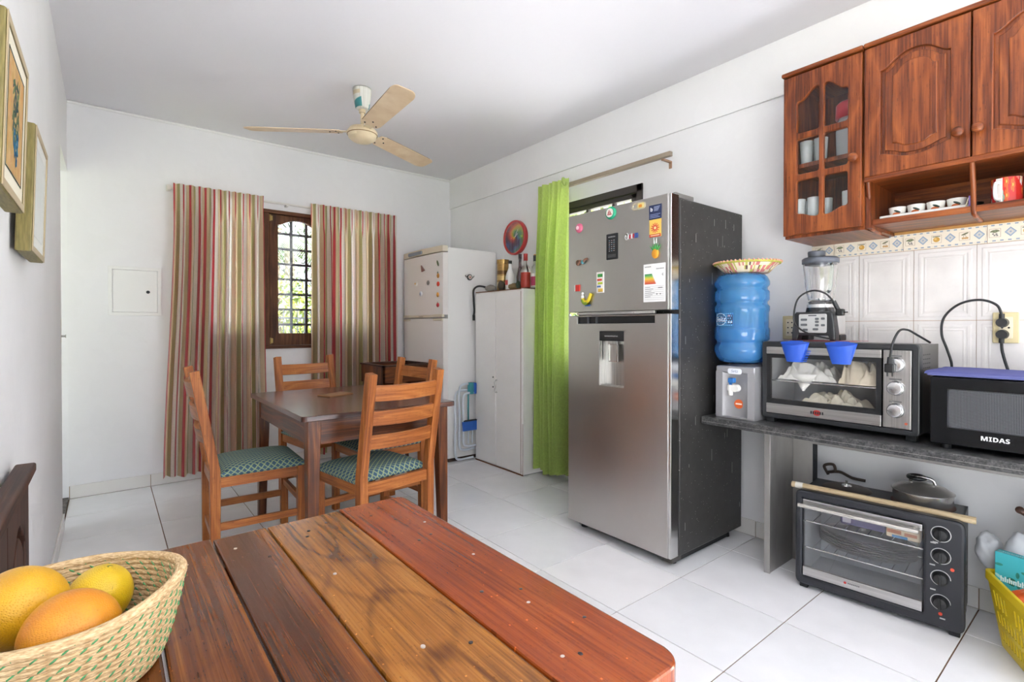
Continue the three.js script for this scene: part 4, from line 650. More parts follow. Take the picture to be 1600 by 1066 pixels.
// ---------- clock ----------
{
  const face = tex(256, 256, (u, v) => {
    const x = u * 2 - 1, y = v * 2 - 1, r = Math.hypot(x, y), a = Math.atan2(y, x), n = fbm(u, v, 6, 6, 19, 4), t = ((a / (Math.PI * 2) + 0.95) + r * 0.55 + (n - 0.5) * 0.25 + 1) % 1;
    const pal = [[30, 44, 86], [44, 74, 120], [52, 112, 110], [58, 128, 66], [170, 176, 60], [222, 170, 60], [206, 92, 54], [150, 44, 52], [64, 36, 76], [30, 44, 86]];
    const k = t * 9, i = Math.floor(k), c = mix(pal[i], pal[i + 1], k - i), s = n > 0.66 ? 1.35 : 1;
    return [c[0] * s, c[1] * s, c[2] * s];
  });
  const c = thing('wall_clock', 'round red-rimmed wall clock with a rainbow swirl face', 'clock', [XR, 1.905, -3.375]);
  mk('case', lathe([[0.02, 0], [0.142, 0], [0.148, 0.01], [0.148, 0.036], [0.143, 0.042], [0.132, 0.042], [0.128, 0.026], [0, 0.026]], 64).rotateZ(Math.PI / 2), M(0xb7241f, 0.3, { clearcoat: 0.6 }), c);
  mk('face', new THREE.CircleGeometry(0.131, 64).rotateY(-Math.PI / 2).translate(-0.0275, 0, 0), M(0xffffff, 0.5, { map: face }), c);
  mk('hour_hand', bx(-0.031, -0.03, -0.004, 0.05, -0.003, 0.003).rotateX(0.9), mWhite, c); mk('minute_hand', bx(-0.033, -0.032, -0.006, 0.085, -0.002, 0.002).rotateX(0.62), mWhite, c);
  mk('hub', cyl(0.006, 0.006, 0.01, 16, -0.036, 0, 0, 'x'), M(0xe5c54c, 0.4), c);
  mk('cover_glass', cyl(0.131, 0.131, 0.0015, 64, -0.039, 0, 0, 'x'), mGlass, c);
}
// ---------- folded beach chair ----------
{
  const b = thing('beach_chair', 'folded white tube beach chair with blue webbing between the white fridge and cupboard', 'beach chair', [0, 0, 0]);
  const mT = M(0xdfe6ee, 0.3), mB = M(0x2c62b8, 0.7), mTq = M(0x3f8d92, 0.8), z = -3.632;
  const U = (x0, y0, x1, y1, dz, r = 0.04) => tube([[x1, y0 + 0.0, z + dz], [x0 + r, y0, z + dz], [x0 + r * 0.3, y0 + r * 0.3, z + dz], [x0, y0 + r, z + dz], [x0, (y0 + y1) / 2, z + dz], [x0, y1 - r, z + dz], [x0 + r * 0.3, y1 - r * 0.3, z + dz], [x0 + r, y1, z + dz], [x1, y1, z + dz]], 0.0095, 90, 8);
  mk('tube_frame', U(2.29, 0.018, 2.47, 0.6, 0), mT, b); mk('tube_frame', U(2.318, 0.1, 2.47, 0.655, 0.02), mT, b); mk('tube_frame', U(2.345, 0.13, 2.47, 0.58, 0.04), mT, b);
  mk('blue_webbing', bx(2.335, 2.475, 0.262, 0.342, z + 0.03, z + 0.052, 0.004), mB, b); mk('turquoise_webbing', [bx(2.405, 2.445, 0.57, 0.668, z + 0.008, z + 0.052, 0.006), bx(2.395, 2.41, 0.34, 0.58, z + 0.024, z + 0.03, 0.002)], mTq, b);
  mk('blue_edge', bx(2.445, 2.475, 0.57, 0.665, z + 0.006, z + 0.05, 0.006), mB, b);
  mk('seat_edge', bx(2.34, 2.475, 0.342, 0.352, z + 0.028, z + 0.054, 0.002), M(0x2b2d30, 0.7), b);
  for (const x of [2.4, 2.44]) mk('hinge_bar', bar([x, 0.15, z + 0.03], [x, 0.26, z + 0.035], 0.006), mT, b);
}

// ---------- kitchen counter ----------
const CY = 0.7;
{
  const mGran = M(0xffffff, 0.38, { map: graniteTex([38, 38, 40], [112, 112, 110], 81, 0.35, 70), metric: true });
  const c = thing('kitchen_counter', 'dark granite counter slab carrying the ovens and the water dispenser', 'counter');
  mk('slab', bx(2.3, XR - 0.009, 0.662, CY, -1.376, 0.38, 0.004), mGran, c, { grain: 'z' });
  mk('edge_joint', bx(2.2996, 2.302, 0.6762, 0.6772, -1.37, 0.38), M(0x9d9b97, 0.8), c);
  const mLeg = M(0xffffff, 0.45, { metalness: 0.7, map: tex(128, 128, (u, v) => { const k = 158 + (fbm(u, v, 3, 8, 9, 3) - 0.5) * 26; return [k, k - 2, k - 5]; }, { size: [0.4, 0.4] }), metric: true });
    for (const [z, n] of [[-1.105, 'leg_panel'], [0.33, 'leg_panel']]) mk(n, bx(2.392, 2.635, 0.0, 0.662, z, z + 0.022, 0.002), mLeg, c);
  mk('leg_edge', bx(2.384, 2.393, 0, 0.662, -1.107, -1.08, 0.002), mLeg, c);
  mk('support_post', bx(2.636, 2.66, 0, 0.662, -1.085, -0.995, 0.002), mLeg, c); mk('apron_bar', bx(2.636, 2.66, 0.582, 0.662, -0.995, 0.33, 0.002), mLeg, c);
  mk('post_lip', bx(2.636, 2.674, 0, 0.582, -0.995, -0.988), mDarkIron, c);
}
// ---------- cabinet hung on the wall: glazed unit ----------
const CX = 2.4, mGlassSoft = M(0xffffff, 0.02, { transmission: 1, thickness: 0, ior: 1.3 });
const knob = (x, y, z, p) => mk('knob', lathe([[0, 0], [0.008, 0], [0.007, 0.01], [0.009, 0.014], [0.017, 0.02], [0.018, 0.026], [0.013, 0.032], [0, 0.034]], 24).rotateZ(Math.PI / 2).translate(x, y, z), mCab, p);
{
  const c = thing('glass_cabinet', 'wooden wall cabinet with a six-pane glass door above the blender', 'cabinet');
  const z0 = -1.037, z1 = -0.724, y0 = 1.54, y1 = 2.272;
  mk('side_panel', bx(CX + 0.022, XR - 0.003, y0, y1 - 0.004, z0 + 0.004, z0 + 0.022), mCab, c, { grain: 'y' }); mk('side_panel', bx(CX + 0.022, XR - 0.003, y0, y1 - 0.004, z1 - 0.018, z1), mCab, c, { grain: 'y' });
  mk('bottom_panel', bx(CX + 0.022, XR - 0.003, y0, y0 + 0.02, z0 + 0.022, z1 - 0.018), mCab, c); mk('top_panel', bx(CX + 0.022, XR - 0.003, y1 - 0.024, y1 - 0.004, z0 + 0.022, z1 - 0.018), mCab, c);
  mk('back_panel', bx(XR - 0.012, XR - 0.003, y0 + 0.02, y1 - 0.024, z0 + 0.022, z1 - 0.018), mCab, c, { grain: 'y' });
  mk('shelf', bx(CX + 0.04, XR - 0.012, 1.855, 1.873, z0 + 0.022, z1 - 0.018), mCab, c);
  mk('top_moulding', bx(CX - 0.008, XR - 0.003, y1 - 0.006, y1 + 0.012, z0 - 0.004, z1, 0.006), mCab, c, { grain: 'z' });
  const d = sub('door', c), s = shp([[z0 + 0.003, y0 + 0.012], [z1 - 0.004, y0 + 0.012], [z1 - 0.004, y1 - 0.012], [z0 + 0.003, y1 - 0.012]]);
  const za = [-0.978, -0.888], zb = [-0.869, -0.779], rows = [[1.655, 1.79], [1.818, 1.972], [2.0, 2.14]];
  const R = 0.012, panes = [];
  for (let k = 0; k < 2; k++) rows.forEach(([a, b], r) => {
    const l = k ? zb[0] : za[0], e = k ? zb[1] : za[1], p = new THREE.Path();
    const inL = k ? -1 : 1;   // inner side is higher on the arch
    const bl = r === 0 ? (k ? a - 0.03 : a - 0.012) : a, br = r === 0 ? (k ? a - 0.006 : a - 0.03) : a, tl = r === 2 ? (k ? b + 0.045 : b) : b, tr = r === 2 ? (k ? b : b + 0.045) : b;
    p.moveTo(l + R, bl); if (r === 0) p.bezierCurveTo(l + 0.035, bl - (k ? -0.002 : 0), e - 0.035, br, e - R, br); else p.lineTo(e - R, br);
    p.quadraticCurveTo(e, br, e, br + R); p.lineTo(e, tr - R); p.quadraticCurveTo(e, tr, e - R, tr);
    if (r === 2) p.bezierCurveTo(e - 0.035, tr, l + 0.035, tl, l + R, tl); else p.lineTo(l + R, tl);
    p.quadraticCurveTo(l, tl, l, tl - R); p.lineTo(l, bl + R); p.quadraticCurveTo(l, bl, l + R, bl);
    s.holes.push(p); panes.push([l - 0.004, e + 0.004, Math.min(bl, br) - 0.004, Math.max(tl, tr) + 0.004]);
  });
  mk('door_frame', extZY(s, CX, CX + 0.022, 0.004), mCab, d, { grain: 'y' });
  for (const [l, e, a, b] of panes) mk('pane', bx(CX + 0.013, CX + 0.016, a, b, l, e), mGlassSoft, d);
  knob(CX, 1.833, -0.753, d);
  // glassware and jars inside
  const tumbler = (y, x, z, h, r, label, group) => { const o = thing('drinking_glass', label, 'glass', [x, y, z], 0, group); mk('wall', lathe([[r * 0.8, 0.004], [r, h], [r - 0.0025, h], [r * 0.8 - 0.003, 0.008], [0, 0.008], [0, 0.0], [r * 0.8, 0.0]], 24), M(0xf4f8f8, 0.05, { transmission: 0.7, thickness: 0, ior: 1.5 }), o); return o; };
  const lowL = 'straight clear drinking glass on the bottom of the glazed cabinet', midL = 'clear stemless glass on the shelf of the glazed cabinet';
  for (const [x, z] of [[2.452, -0.985], [2.455, -0.928], [2.515, -0.965], [2.52, -0.9], [2.452, -0.79], [2.515, -0.775]]) tumbler(1.56, x, z, 0.155, 0.026, lowL, 'glasses on the cabinet bottom');
  for (const [x, z] of [[2.5, -0.975], [2.5, -0.915], [2.58, -0.95]]) tumbler(1.873, x, z, 0.11, 0.029, midL, 'glasses on the cabinet shelf');
  const jar = thing('lidded_jar', 'glass jar with a red lid on the shelf of the glazed cabinet', 'jar', [2.53, 1.873, -0.81]);
  mk('jar_body', lathe([[0, 0], [0.045, 0], [0.052, 0.01], [0.055, 0.12], [0.05, 0.16], [0.046, 0.175], [0, 0.175]], 32), M(0xe8eef0, 0.05, { transmission: 0.6, thickness: 0, ior: 1.5 }), jar); mk('lid', lathe([[0, 0.245], [0.045, 0.245], [0.054, 0.235], [0.056, 0.178], [0, 0.178]], 32), M(0xb8303a, 0.35), jar);
  const bt = thing('green_bottle', 'small green bottle at the back of the glazed cabinet', 'bottle', [2.66, 1.56, -0.84]);
  mk('glass_body', lathe([[0, 0], [0.034, 0], [0.036, 0.01], [0.036, 0.13], [0.014, 0.17], [0.013, 0.22], [0, 0.22]], 24), M(0x3f9a52, 0.25), bt); mk('cap', cyl(0.016, 0.016, 0.03, 16, 0, 0.2, 0), M(0x2c7a3c, 0.4), bt);
  tag(mk('folded_paper', extZY(shp([[-0.86, 1.58], [-0.8, 1.6], [-0.815, 1.68], [-0.85, 1.66]]), 2.61, 2.618), M(0xc9d6df, 0.6)), 'folded pale blue paper packet behind the lower glasses', 'packet');
}
// ---------- cabinet hung on the wall: double unit with open shelf ----------
{
  const c = thing('wall_cabinet', 'wooden wall cabinet with two raised-panel doors over an open shelf', 'cabinet');
  const z0 = -0.722, z1 = -0.066, y0 = 1.732, y1 = 2.272, mid = -0.394;
  mk('carcass', [bx(CX + 0.022, XR - 0.003, y0, y0 + 0.02, z0, z1), bx(CX + 0.022, XR - 0.003, y1 - 0.024, y1 - 0.004, z0, z1), bx(CX + 0.022, XR - 0.003, y0, y1 - 0.004, z0, z0 + 0.018), bx(CX + 0.022, XR - 0.003, y0, y1 - 0.004, z1 - 0.018, z1), bx(XR - 0.012, XR - 0.003, y0, y1 - 0.004, z0, z1)], mCab, c);
  mk('lower_rail', bx(CX + 0.004, CX + 0.03, y0 - 0.004, y0 + 0.016, z0, z1, 0.003), mCab, c);
  mk('top_moulding', bx(CX - 0.008, XR - 0.003, y1 - 0.006, y1 + 0.012, z0, z1 + 0.004, 0.006), mCab, c, { grain: 'z' });
  const arch = (l, e, a, b, rise) => { const p = new THREE.Shape(), m = (l + e) / 2; p.moveTo(l, a + rise * 0.55); p.bezierCurveTo(l + 0.03, a + rise * 0.5, m - 0.05, a, m, a); p.bezierCurveTo(m + 0.05, a, e - 0.03, a + rise * 0.5, e, a + rise * 0.55); p.lineTo(e, b - rise); p.bezierCurveTo(e - 0.03, b - rise, m + 0.06, b, m, b); p.bezierCurveTo(m - 0.06, b, l + 0.03, b - rise, l, b - rise); p.closePath(); return p; };
  for (const [a, b, kz] of [[z0 + 0.002, mid - 0.002, -0.427], [mid + 0.002, z1, -0.373]]) {
    const d = sub('door', c), s = shp([[a, y0 + 0.014], [b, y0 + 0.014], [b, y1 - 0.01], [a, y1 - 0.01]]), l = a + 0.056, e = b - 0.056;
    s.holes.push(arch(l, e, 1.8, 2.205, 0.05));
    mk('door_frame', extZY(s, CX, CX + 0.022, 0.004), mCab, d, { grain: 'y' });
    mk('panel_back', bx(CX + 0.012, CX + 0.018, 1.79, 2.215, l - 0.008, e + 0.008), mCab, d, { grain: 'y' });
    mk('raised_panel', extZY(arch(l + 0.036, e - 0.036, 1.838, 2.166, 0.04), CX + 0.002, CX + 0.014, 0.005), mCab, d, { grain: 'y' });
    mk('panel_field', extZY(arch(l + 0.012, e - 0.012, 1.813, 2.192, 0.046), CX + 0.007, CX + 0.014, 0.003), mCab, d, { grain: 'y' });
    knob(CX, 1.838, kz, d);
  }
  // open shelf
  mk('shelf_board', bx(CX + 0.06, XR - 0.003, 1.558, 1.574, z0 + 0.018, z1), mCab, c); mk('shelf_lip', bx(CX + 0.048, CX + 0.062, 1.556, 1.58, z0 + 0.018, z1, 0.003), mCab, c);
  mk('shelf_back', bx(XR - 0.014, XR - 0.004, 1.574, y0, z0 + 0.018, z1), mCab, c, { grain: 'z' });
  mk('shelf_side', bx(CX + 0.03, XR - 0.003, 1.545, y0, z0, z0 + 0.018), mCab, c, { grain: 'y' }); mk('shelf_side', bx(CX + 0.03, XR - 0.003, 1.545, y0, z1 - 0.016, z1), mCab, c);
  mk('wall_batten', bx(XR - 0.022, XR - 0.009, 1.548, 1.559, z0 + 0.02, z1), M(0xb98a4e, 0.7), c);
  const brk = (z) => mk('bracket', tube([[CX + 0.02, y0, z], [CX + 0.03, 1.69, z], [CX + 0.044, 1.64, z], [CX + 0.05, 1.59, z], [CX + 0.055, 1.555, z], [CX + 0.11, 1.543, z], [CX + 0.17, 1.54, z]], 0.0085, 40, 10), mCab, c);
  brk(mid); brk(z0 + 0.01);
  // tray with four cups
  const tr = thing('cup_tray', 'white rectangular tray on the open cabinet shelf', 'tray', [2.56, 1.574, -0.555]);
  mk('tray_floor', bx(-0.06, 0.07, 0, 0.006, -0.12, 0.13, 0.002), mWhite, tr);
  mk('tray_rim', [bx(-0.072, -0.06, 0, 0.022, -0.135, 0.14, 0.003), bx(0.07, 0.082, 0, 0.022, -0.135, 0.14, 0.003), bx(-0.07, 0.08, 0, 0.022, -0.137, -0.122, 0.003), bx(-0.07, 0.08, 0, 0.022, 0.13, 0.145, 0.003)], mWhite, tr);
  let cup0 = null;
  for (let k = 0; k < 4; k++) {
    const at = [2.55, 1.58, -0.645 + k * 0.062];
    const lb = 'small white coffee cup with an orange fruit motif, ' + ['farthest from', 'third from', 'second from', 'nearest to'][k] + ' the purple carton';
    if (cup0) { copyOf(cup0, at, 0, lb); continue; }
    cup0 = thing('coffee_cup', lb, 'cup', at, 0, 'coffee cups on the shelf tray');
    mk('bowl', lathe([[0, 0], [0.02, 0], [0.022, 0.005], [0.027, 0.03], [0.03, 0.052], [0.028, 0.052], [0.025, 0.03], [0.018, 0.006], [0, 0.006]], 28), M(0xf1efe9, 0.2), cup0);
    mk('motif', new THREE.SphereGeometry(1, 14, 10).scale(0.003, 0.009, 0.013).translate(-0.0255, 0.022, 0.002), M(0xcd6a35, 0.4), cup0); mk('motif_leaf', new THREE.SphereGeometry(1, 12, 8).scale(0.003, 0.004, 0.013).rotateX(0.5).translate(-0.0272, 0.033, 0.006), M(0x35463f, 0.4), cup0);
    mk('handle', new THREE.TorusGeometry(0.012, 0.003, 8, 18).translate(0.036, 0.028, 0), M(0xf1efe9, 0.2), cup0);
  }
  const sb = thing('small_box', 'small purple and cream carton beside the cup tray', 'box', [2.5, 1.574, -0.405]);
  mk('carton', bx(-0.02, 0.05, 0, 0.05, -0.008, 0.004, 0.001), M(0x7d62a6, 0.6), sb); mk('carton_flap', bx(-0.02, 0.02, 0, 0.04, -0.02, -0.017).rotateX(0.25), M(0xd8c8a8, 0.7), sb);
  const bw = thing('black_bowl', 'small black bowl behind the purple carton', 'bowl', [2.62, 1.574, -0.425]);
  mk('bowl', lathe([[0, 0], [0.022, 0], [0.034, 0.045], [0.03, 0.045], [0.02, 0.004], [0, 0.004]], 24), mBlack, bw);
  const mugTex = canvasTex(512, 256, (g) => { const r = rngOf(12); g.fillStyle = '#c9302a'; g.fillRect(0, 0, 512, 256); for (let i = 0; i < 90; i++) { const x = r() * 512, y = 60 + r() * 190; g.fillStyle = ['#e8e2d8', '#d4622c', '#7f9a8c', '#b01f24', '#e88a80'][i % 5]; for (let k = 0; k < 5; k++) { g.beginPath(); g.arc(x + 8 * Math.cos(k * 1.256), y + 8 * Math.sin(k * 1.256), 5, 0, 7); g.fill(); } g.fillStyle = '#e6c34c'; g.beginPath(); g.arc(x, y, 3, 0, 7); g.fill(); } g.fillStyle = '#e3b94a'; g.fillRect(0, 0, 512, 52); g.fillStyle = '#a83a24'; for (let i = 0; i < 9; i++) { g.beginPath(); g.ellipse(28 + i * 58, 27, 22, 14, 0, 0, 7); g.fill(); } g.fillStyle = '#f1ede8'; g.fillRect(0, 240, 512, 16); });
  const mug = (name, label, x, z, turn, m, r, h) => { const o = thing(name, label, 'mug', [x, 1.574, z], turn); mk('cup', lathe([[0, 0], [r * 0.94, 0], [r, 0.006], [r, h], [r - 0.003, h], [r - 0.004, 0.008], [0, 0.008]], 40), m, o); mk('handle', tube([[r - 0.002, h * 0.82, 0], [r + 0.018, h * 0.8, 0], [r + 0.024, h * 0.5, 0], [r + 0.016, h * 0.24, 0], [r - 0.002, h * 0.2, 0]], 0.006, 30, 8), M(0xf1eeea, 0.25), o); mk('handle_band', bx(r - 0.003, r + 0.0012, 0.004, h - 0.002, -0.009, 0.009), M(0xf1eeea, 0.25), o); return o; };
  mug('flower_mug', 'red flowered mug with a yellow rim on the open cabinet shelf', 2.53, -0.318, Math.PI - 0.35, M(0xffffff, 0.25, { map: mugTex }), 0.042, 0.098);
  mug('plain_mug', 'black mug with a white handle beside the flowered mug', 2.6, -0.215, Math.PI + 0.6, mBlack, 0.04, 0.09);
}
// ---------- sockets ----------
const sock = (z, label, holes) => { const o = thing('wall_socket', label, 'socket', [XR, 1.138, z]); mk('plate', extZY(roundRect(-0.038, 0.038, -0.06, 0.06, 0.006), -0.017, 0, 0.003), M(0xd9cb9c, 0.4), o); mk('insert', extZY(roundRect(-0.02, 0.02, -0.042, 0.042, 0.003), -0.019, -0.016, 0.001), M(0xe6dcc0, 0.4), o); for (const y of holes) for (const s of [-1, 1]) mk('pin_hole', cyl(0.0035, 0.0035, 0.002, 12, -0.0205, y, s * 0.0095, 'x'), mBlack, o); return o; };
sock(-1.142, 'cream wall socket with six pin holes beside the blender', [-0.026, 0, 0.026]);
sock(-0.344, 'cream wall socket holding two black plugs', [0]);
// ---------- water dispenser ----------
{
  const d = thing('water_dispenser', 'silver tabletop water dispenser with a white tap under the blue bottle', 'dispenser', [2.35, CY, -1.232]);
  const mS = M(0xa9a9ac, 0.42, { metalness: 0.45 });
  const s = new THREE.Shape(); s.moveTo(0, -0.096); s.lineTo(0, -0.062); s.quadraticCurveTo(0.034, 0.0, 0, 0.062); s.lineTo(0, 0.096); s.lineTo(0.24, 0.096); s.lineTo(0.24, -0.096); s.closePath();
  // shape (x, -z) lifted along y
  mk('housing', ext(s, 0.215, 0.004, 16).rotateX(-Math.PI / 2).translate(0, 0.008, 0), mS, d); mk('head', bx(0, 0.24, 0.218, 0.252, -0.096, 0.096, 0.008), mS, d); mk('base', bx(0.0, 0.24, 0, 0.01, -0.096, 0.096, 0.003), mS, d);
  mk('collar', cyl(0.085, 0.075, 0.012, 40, 0.115, 0.25, 0), M(0x4a4c50, 0.4), d);
  mk('name_sticker', extZY(roundRect(-0.034, 0.034, 0.215, 0.242, 0.012), -0.002, 0.001), M(0xe6eaf0, 0.5), d);
  mk('name_print', printX(-0.0024, -0.026, 0.026, 0.219, 0.239), M(0xffffff, 0.5, { map: canvasTex(128, 48, (g) => { g.fillStyle = '#e6eaf0'; g.fillRect(0, 0, 128, 48); g.fillStyle = '#4a5f8f'; g.font = 'italic 40px sans-serif'; g.fillText('Seltz', 20, 38); }) }), d);
  const tp = sub('tap', d); mk('spout', [cyl(0.011, 0.012, 0.05, 16, -0.02, 0.115, -0.01), bx(-0.03, 0.02, 0.135, 0.165, -0.024, 0.004, 0.006), cyl(0.017, 0.017, 0.03, 20, -0.03, 0.15, 0.014, 'x')], M(0xe8e6e0, 0.35), tp); mk('lever', [bx(-0.036, -0.008, 0.175, 0.198, -0.016, 0.012, 0.004), bx(-0.024, -0.014, 0.16, 0.18, -0.016, -0.004, 0.002)], M(0x2a6fb5, 0.4), tp);
  mk('round_sticker', cyl(0.022, 0.022, 0.0015, 32, 0.012, 0.072, 0.014, 'x').rotateY(0), M(0xd8622c, 0.45), d);
  mk('round_sticker_print', bx(0.0112, 0.0121, 0.069, 0.076, -0.001, 0.029), M(0xf2d9c6, 0.5), d);
  mk('side_label', bx(0.02, 0.05, 0.1, 0.2, -0.1015, -0.1), M(0xd6dde6, 0.5), d);

  const b = thing('water_bottle', 'large ribbed blue water bottle upside down on the dispenser', 'bottle', [2.465, CY + 0.262, -1.2575]);
  const prof = [[0, 0], [0.05, 0], [0.1, 0.008], [0.127, 0.03], [0.135, 0.06], [0.134, 0.085], [0.126, 0.098], [0.126, 0.108], [0.134, 0.12], [0.135, 0.165], [0.134, 0.172], [0.13, 0.178], [0.13, 0.25], [0.134, 0.262], [0.134, 0.28], [0.127, 0.292], [0.127, 0.302], [0.133, 0.314], [0.133, 0.352], [0.127, 0.362], [0.127, 0.372], [0.134, 0.384], [0.134, 0.402], [0.126, 0.425], [0.1, 0.438], [0, 0.442]];
  mk('shell', lathe(prof.map(([r, y]) => [r > 0.11 ? (r < 0.128 ? r - 0.011 : r - 0.008) : r, y]), 64), M(0x6abcf0, 0.08, { transmission: 0.72, thickness: 0, ior: 1.45 }), b);
  mk('water', lathe([[0, 0.004], [0.05, 0.004], [0.098, 0.012], [0.111, 0.034], [0.12, 0.06], [0.119, 0.085], [0.111, 0.098], [0.111, 0.108], [0.119, 0.12], [0.119, 0.165], [0.116, 0.178], [0.116, 0.205], [0, 0.205]], 64), M(0x86c8f4, 0.05, { transmission: 0.7, thickness: 0.1, ior: 1.2, attenuationColor: new THREE.Color(0x4a9fd8), attenuationDistance: 0.35 }), b);
  mk('grip_dots', Array.from({ length: 54 }, (_, i) => { const a = Math.PI - 0.1 + (i % 9) * 0.085 + ((i / 9 | 0) % 2) * 0.04, y = 0.188 + (i / 9 | 0) * 0.011; return new THREE.SphereGeometry(0.0034, 6, 5).translate(0.123 * Math.cos(a), y, 0.123 * Math.sin(a)); }), M(0x7fbfe6, 0.1), b);
  const lab = gridSurface(20, 6, (u, v) => { const a = Math.PI + 0.18 - u * 0.9 + 0.0; return [0.1245 * Math.cos(-a), lerp(0.185, 0.248, v), 0.1245 * Math.sin(-a), 1 - u, v]; });
  mk('label', lab, M(0xffffff, 0.4, { side: THREE.DoubleSide, map: canvasTex(256, 128, (g) => { g.fillStyle = '#2f6da3'; g.fillRect(0, 0, 256, 128); g.fillStyle = '#24406e'; g.beginPath(); g.ellipse(90, 64, 84, 58, 0, 0, 7); g.fill(); g.strokeStyle = '#dfe8f2'; g.lineWidth = 6; g.stroke(); g.fillStyle = '#fff'; g.font = 'bold italic 64px sans-serif'; g.fillText('Seltz', 14, 86); g.fillStyle = '#23375c'; g.fillRect(184, 20, 66, 92); g.fillStyle = '#d98f9a'; g.fillRect(196, 24, 24, 14); g.fillStyle = '#c9d4e2'; g.fillRect(194, 84, 20, 16); g.fillRect(222, 84, 20, 16); }) }), b);

  const p = thing('woven_dish', 'shallow woven dish with a coloured fringe on top of the water bottle', 'dish', [2.465, CY + 0.704, -1.232]);
  const weave = tex(256, 64, (u, v) => { const n = vn(u * 60, v * 8, 60, 8, 5), k = h2(Math.floor(u * 110), Math.floor(v * 9), 7); return k > 0.84 ? [206, 120, 116] : k > 0.74 ? [188, 184, 96] : k > 0.71 ? [96, 70, 62] : mix([226, 206, 172], [240, 228, 204], n); });
  mk('bowl', lathe([[0, 0], [0.1, 0], [0.118, 0.02], [0.146, 0.046], [0.143, 0.048], [0.114, 0.024], [0.098, 0.004], [0, 0.004]], 56), M(0xffffff, 0.85, { map: weave }), p);
  mk('rim', new THREE.TorusGeometry(0.146, 0.006, 8, 56).rotateX(Math.PI / 2).translate(0, 0.047, 0), M(0xb5b04e, 0.85), p);
  mk('fringe', Array.from({ length: 48 }, (_, i) => new THREE.SphereGeometry(0.0065, 8, 6).scale(1.2, 0.8, 0.8).rotateY(-i / 48 * Math.PI * 2).translate(0.15 * Math.cos(i / 48 * Math.PI * 2), 0.052, 0.15 * Math.sin(i / 48 * Math.PI * 2))), M(0xd9a48a, 0.85), p);
}
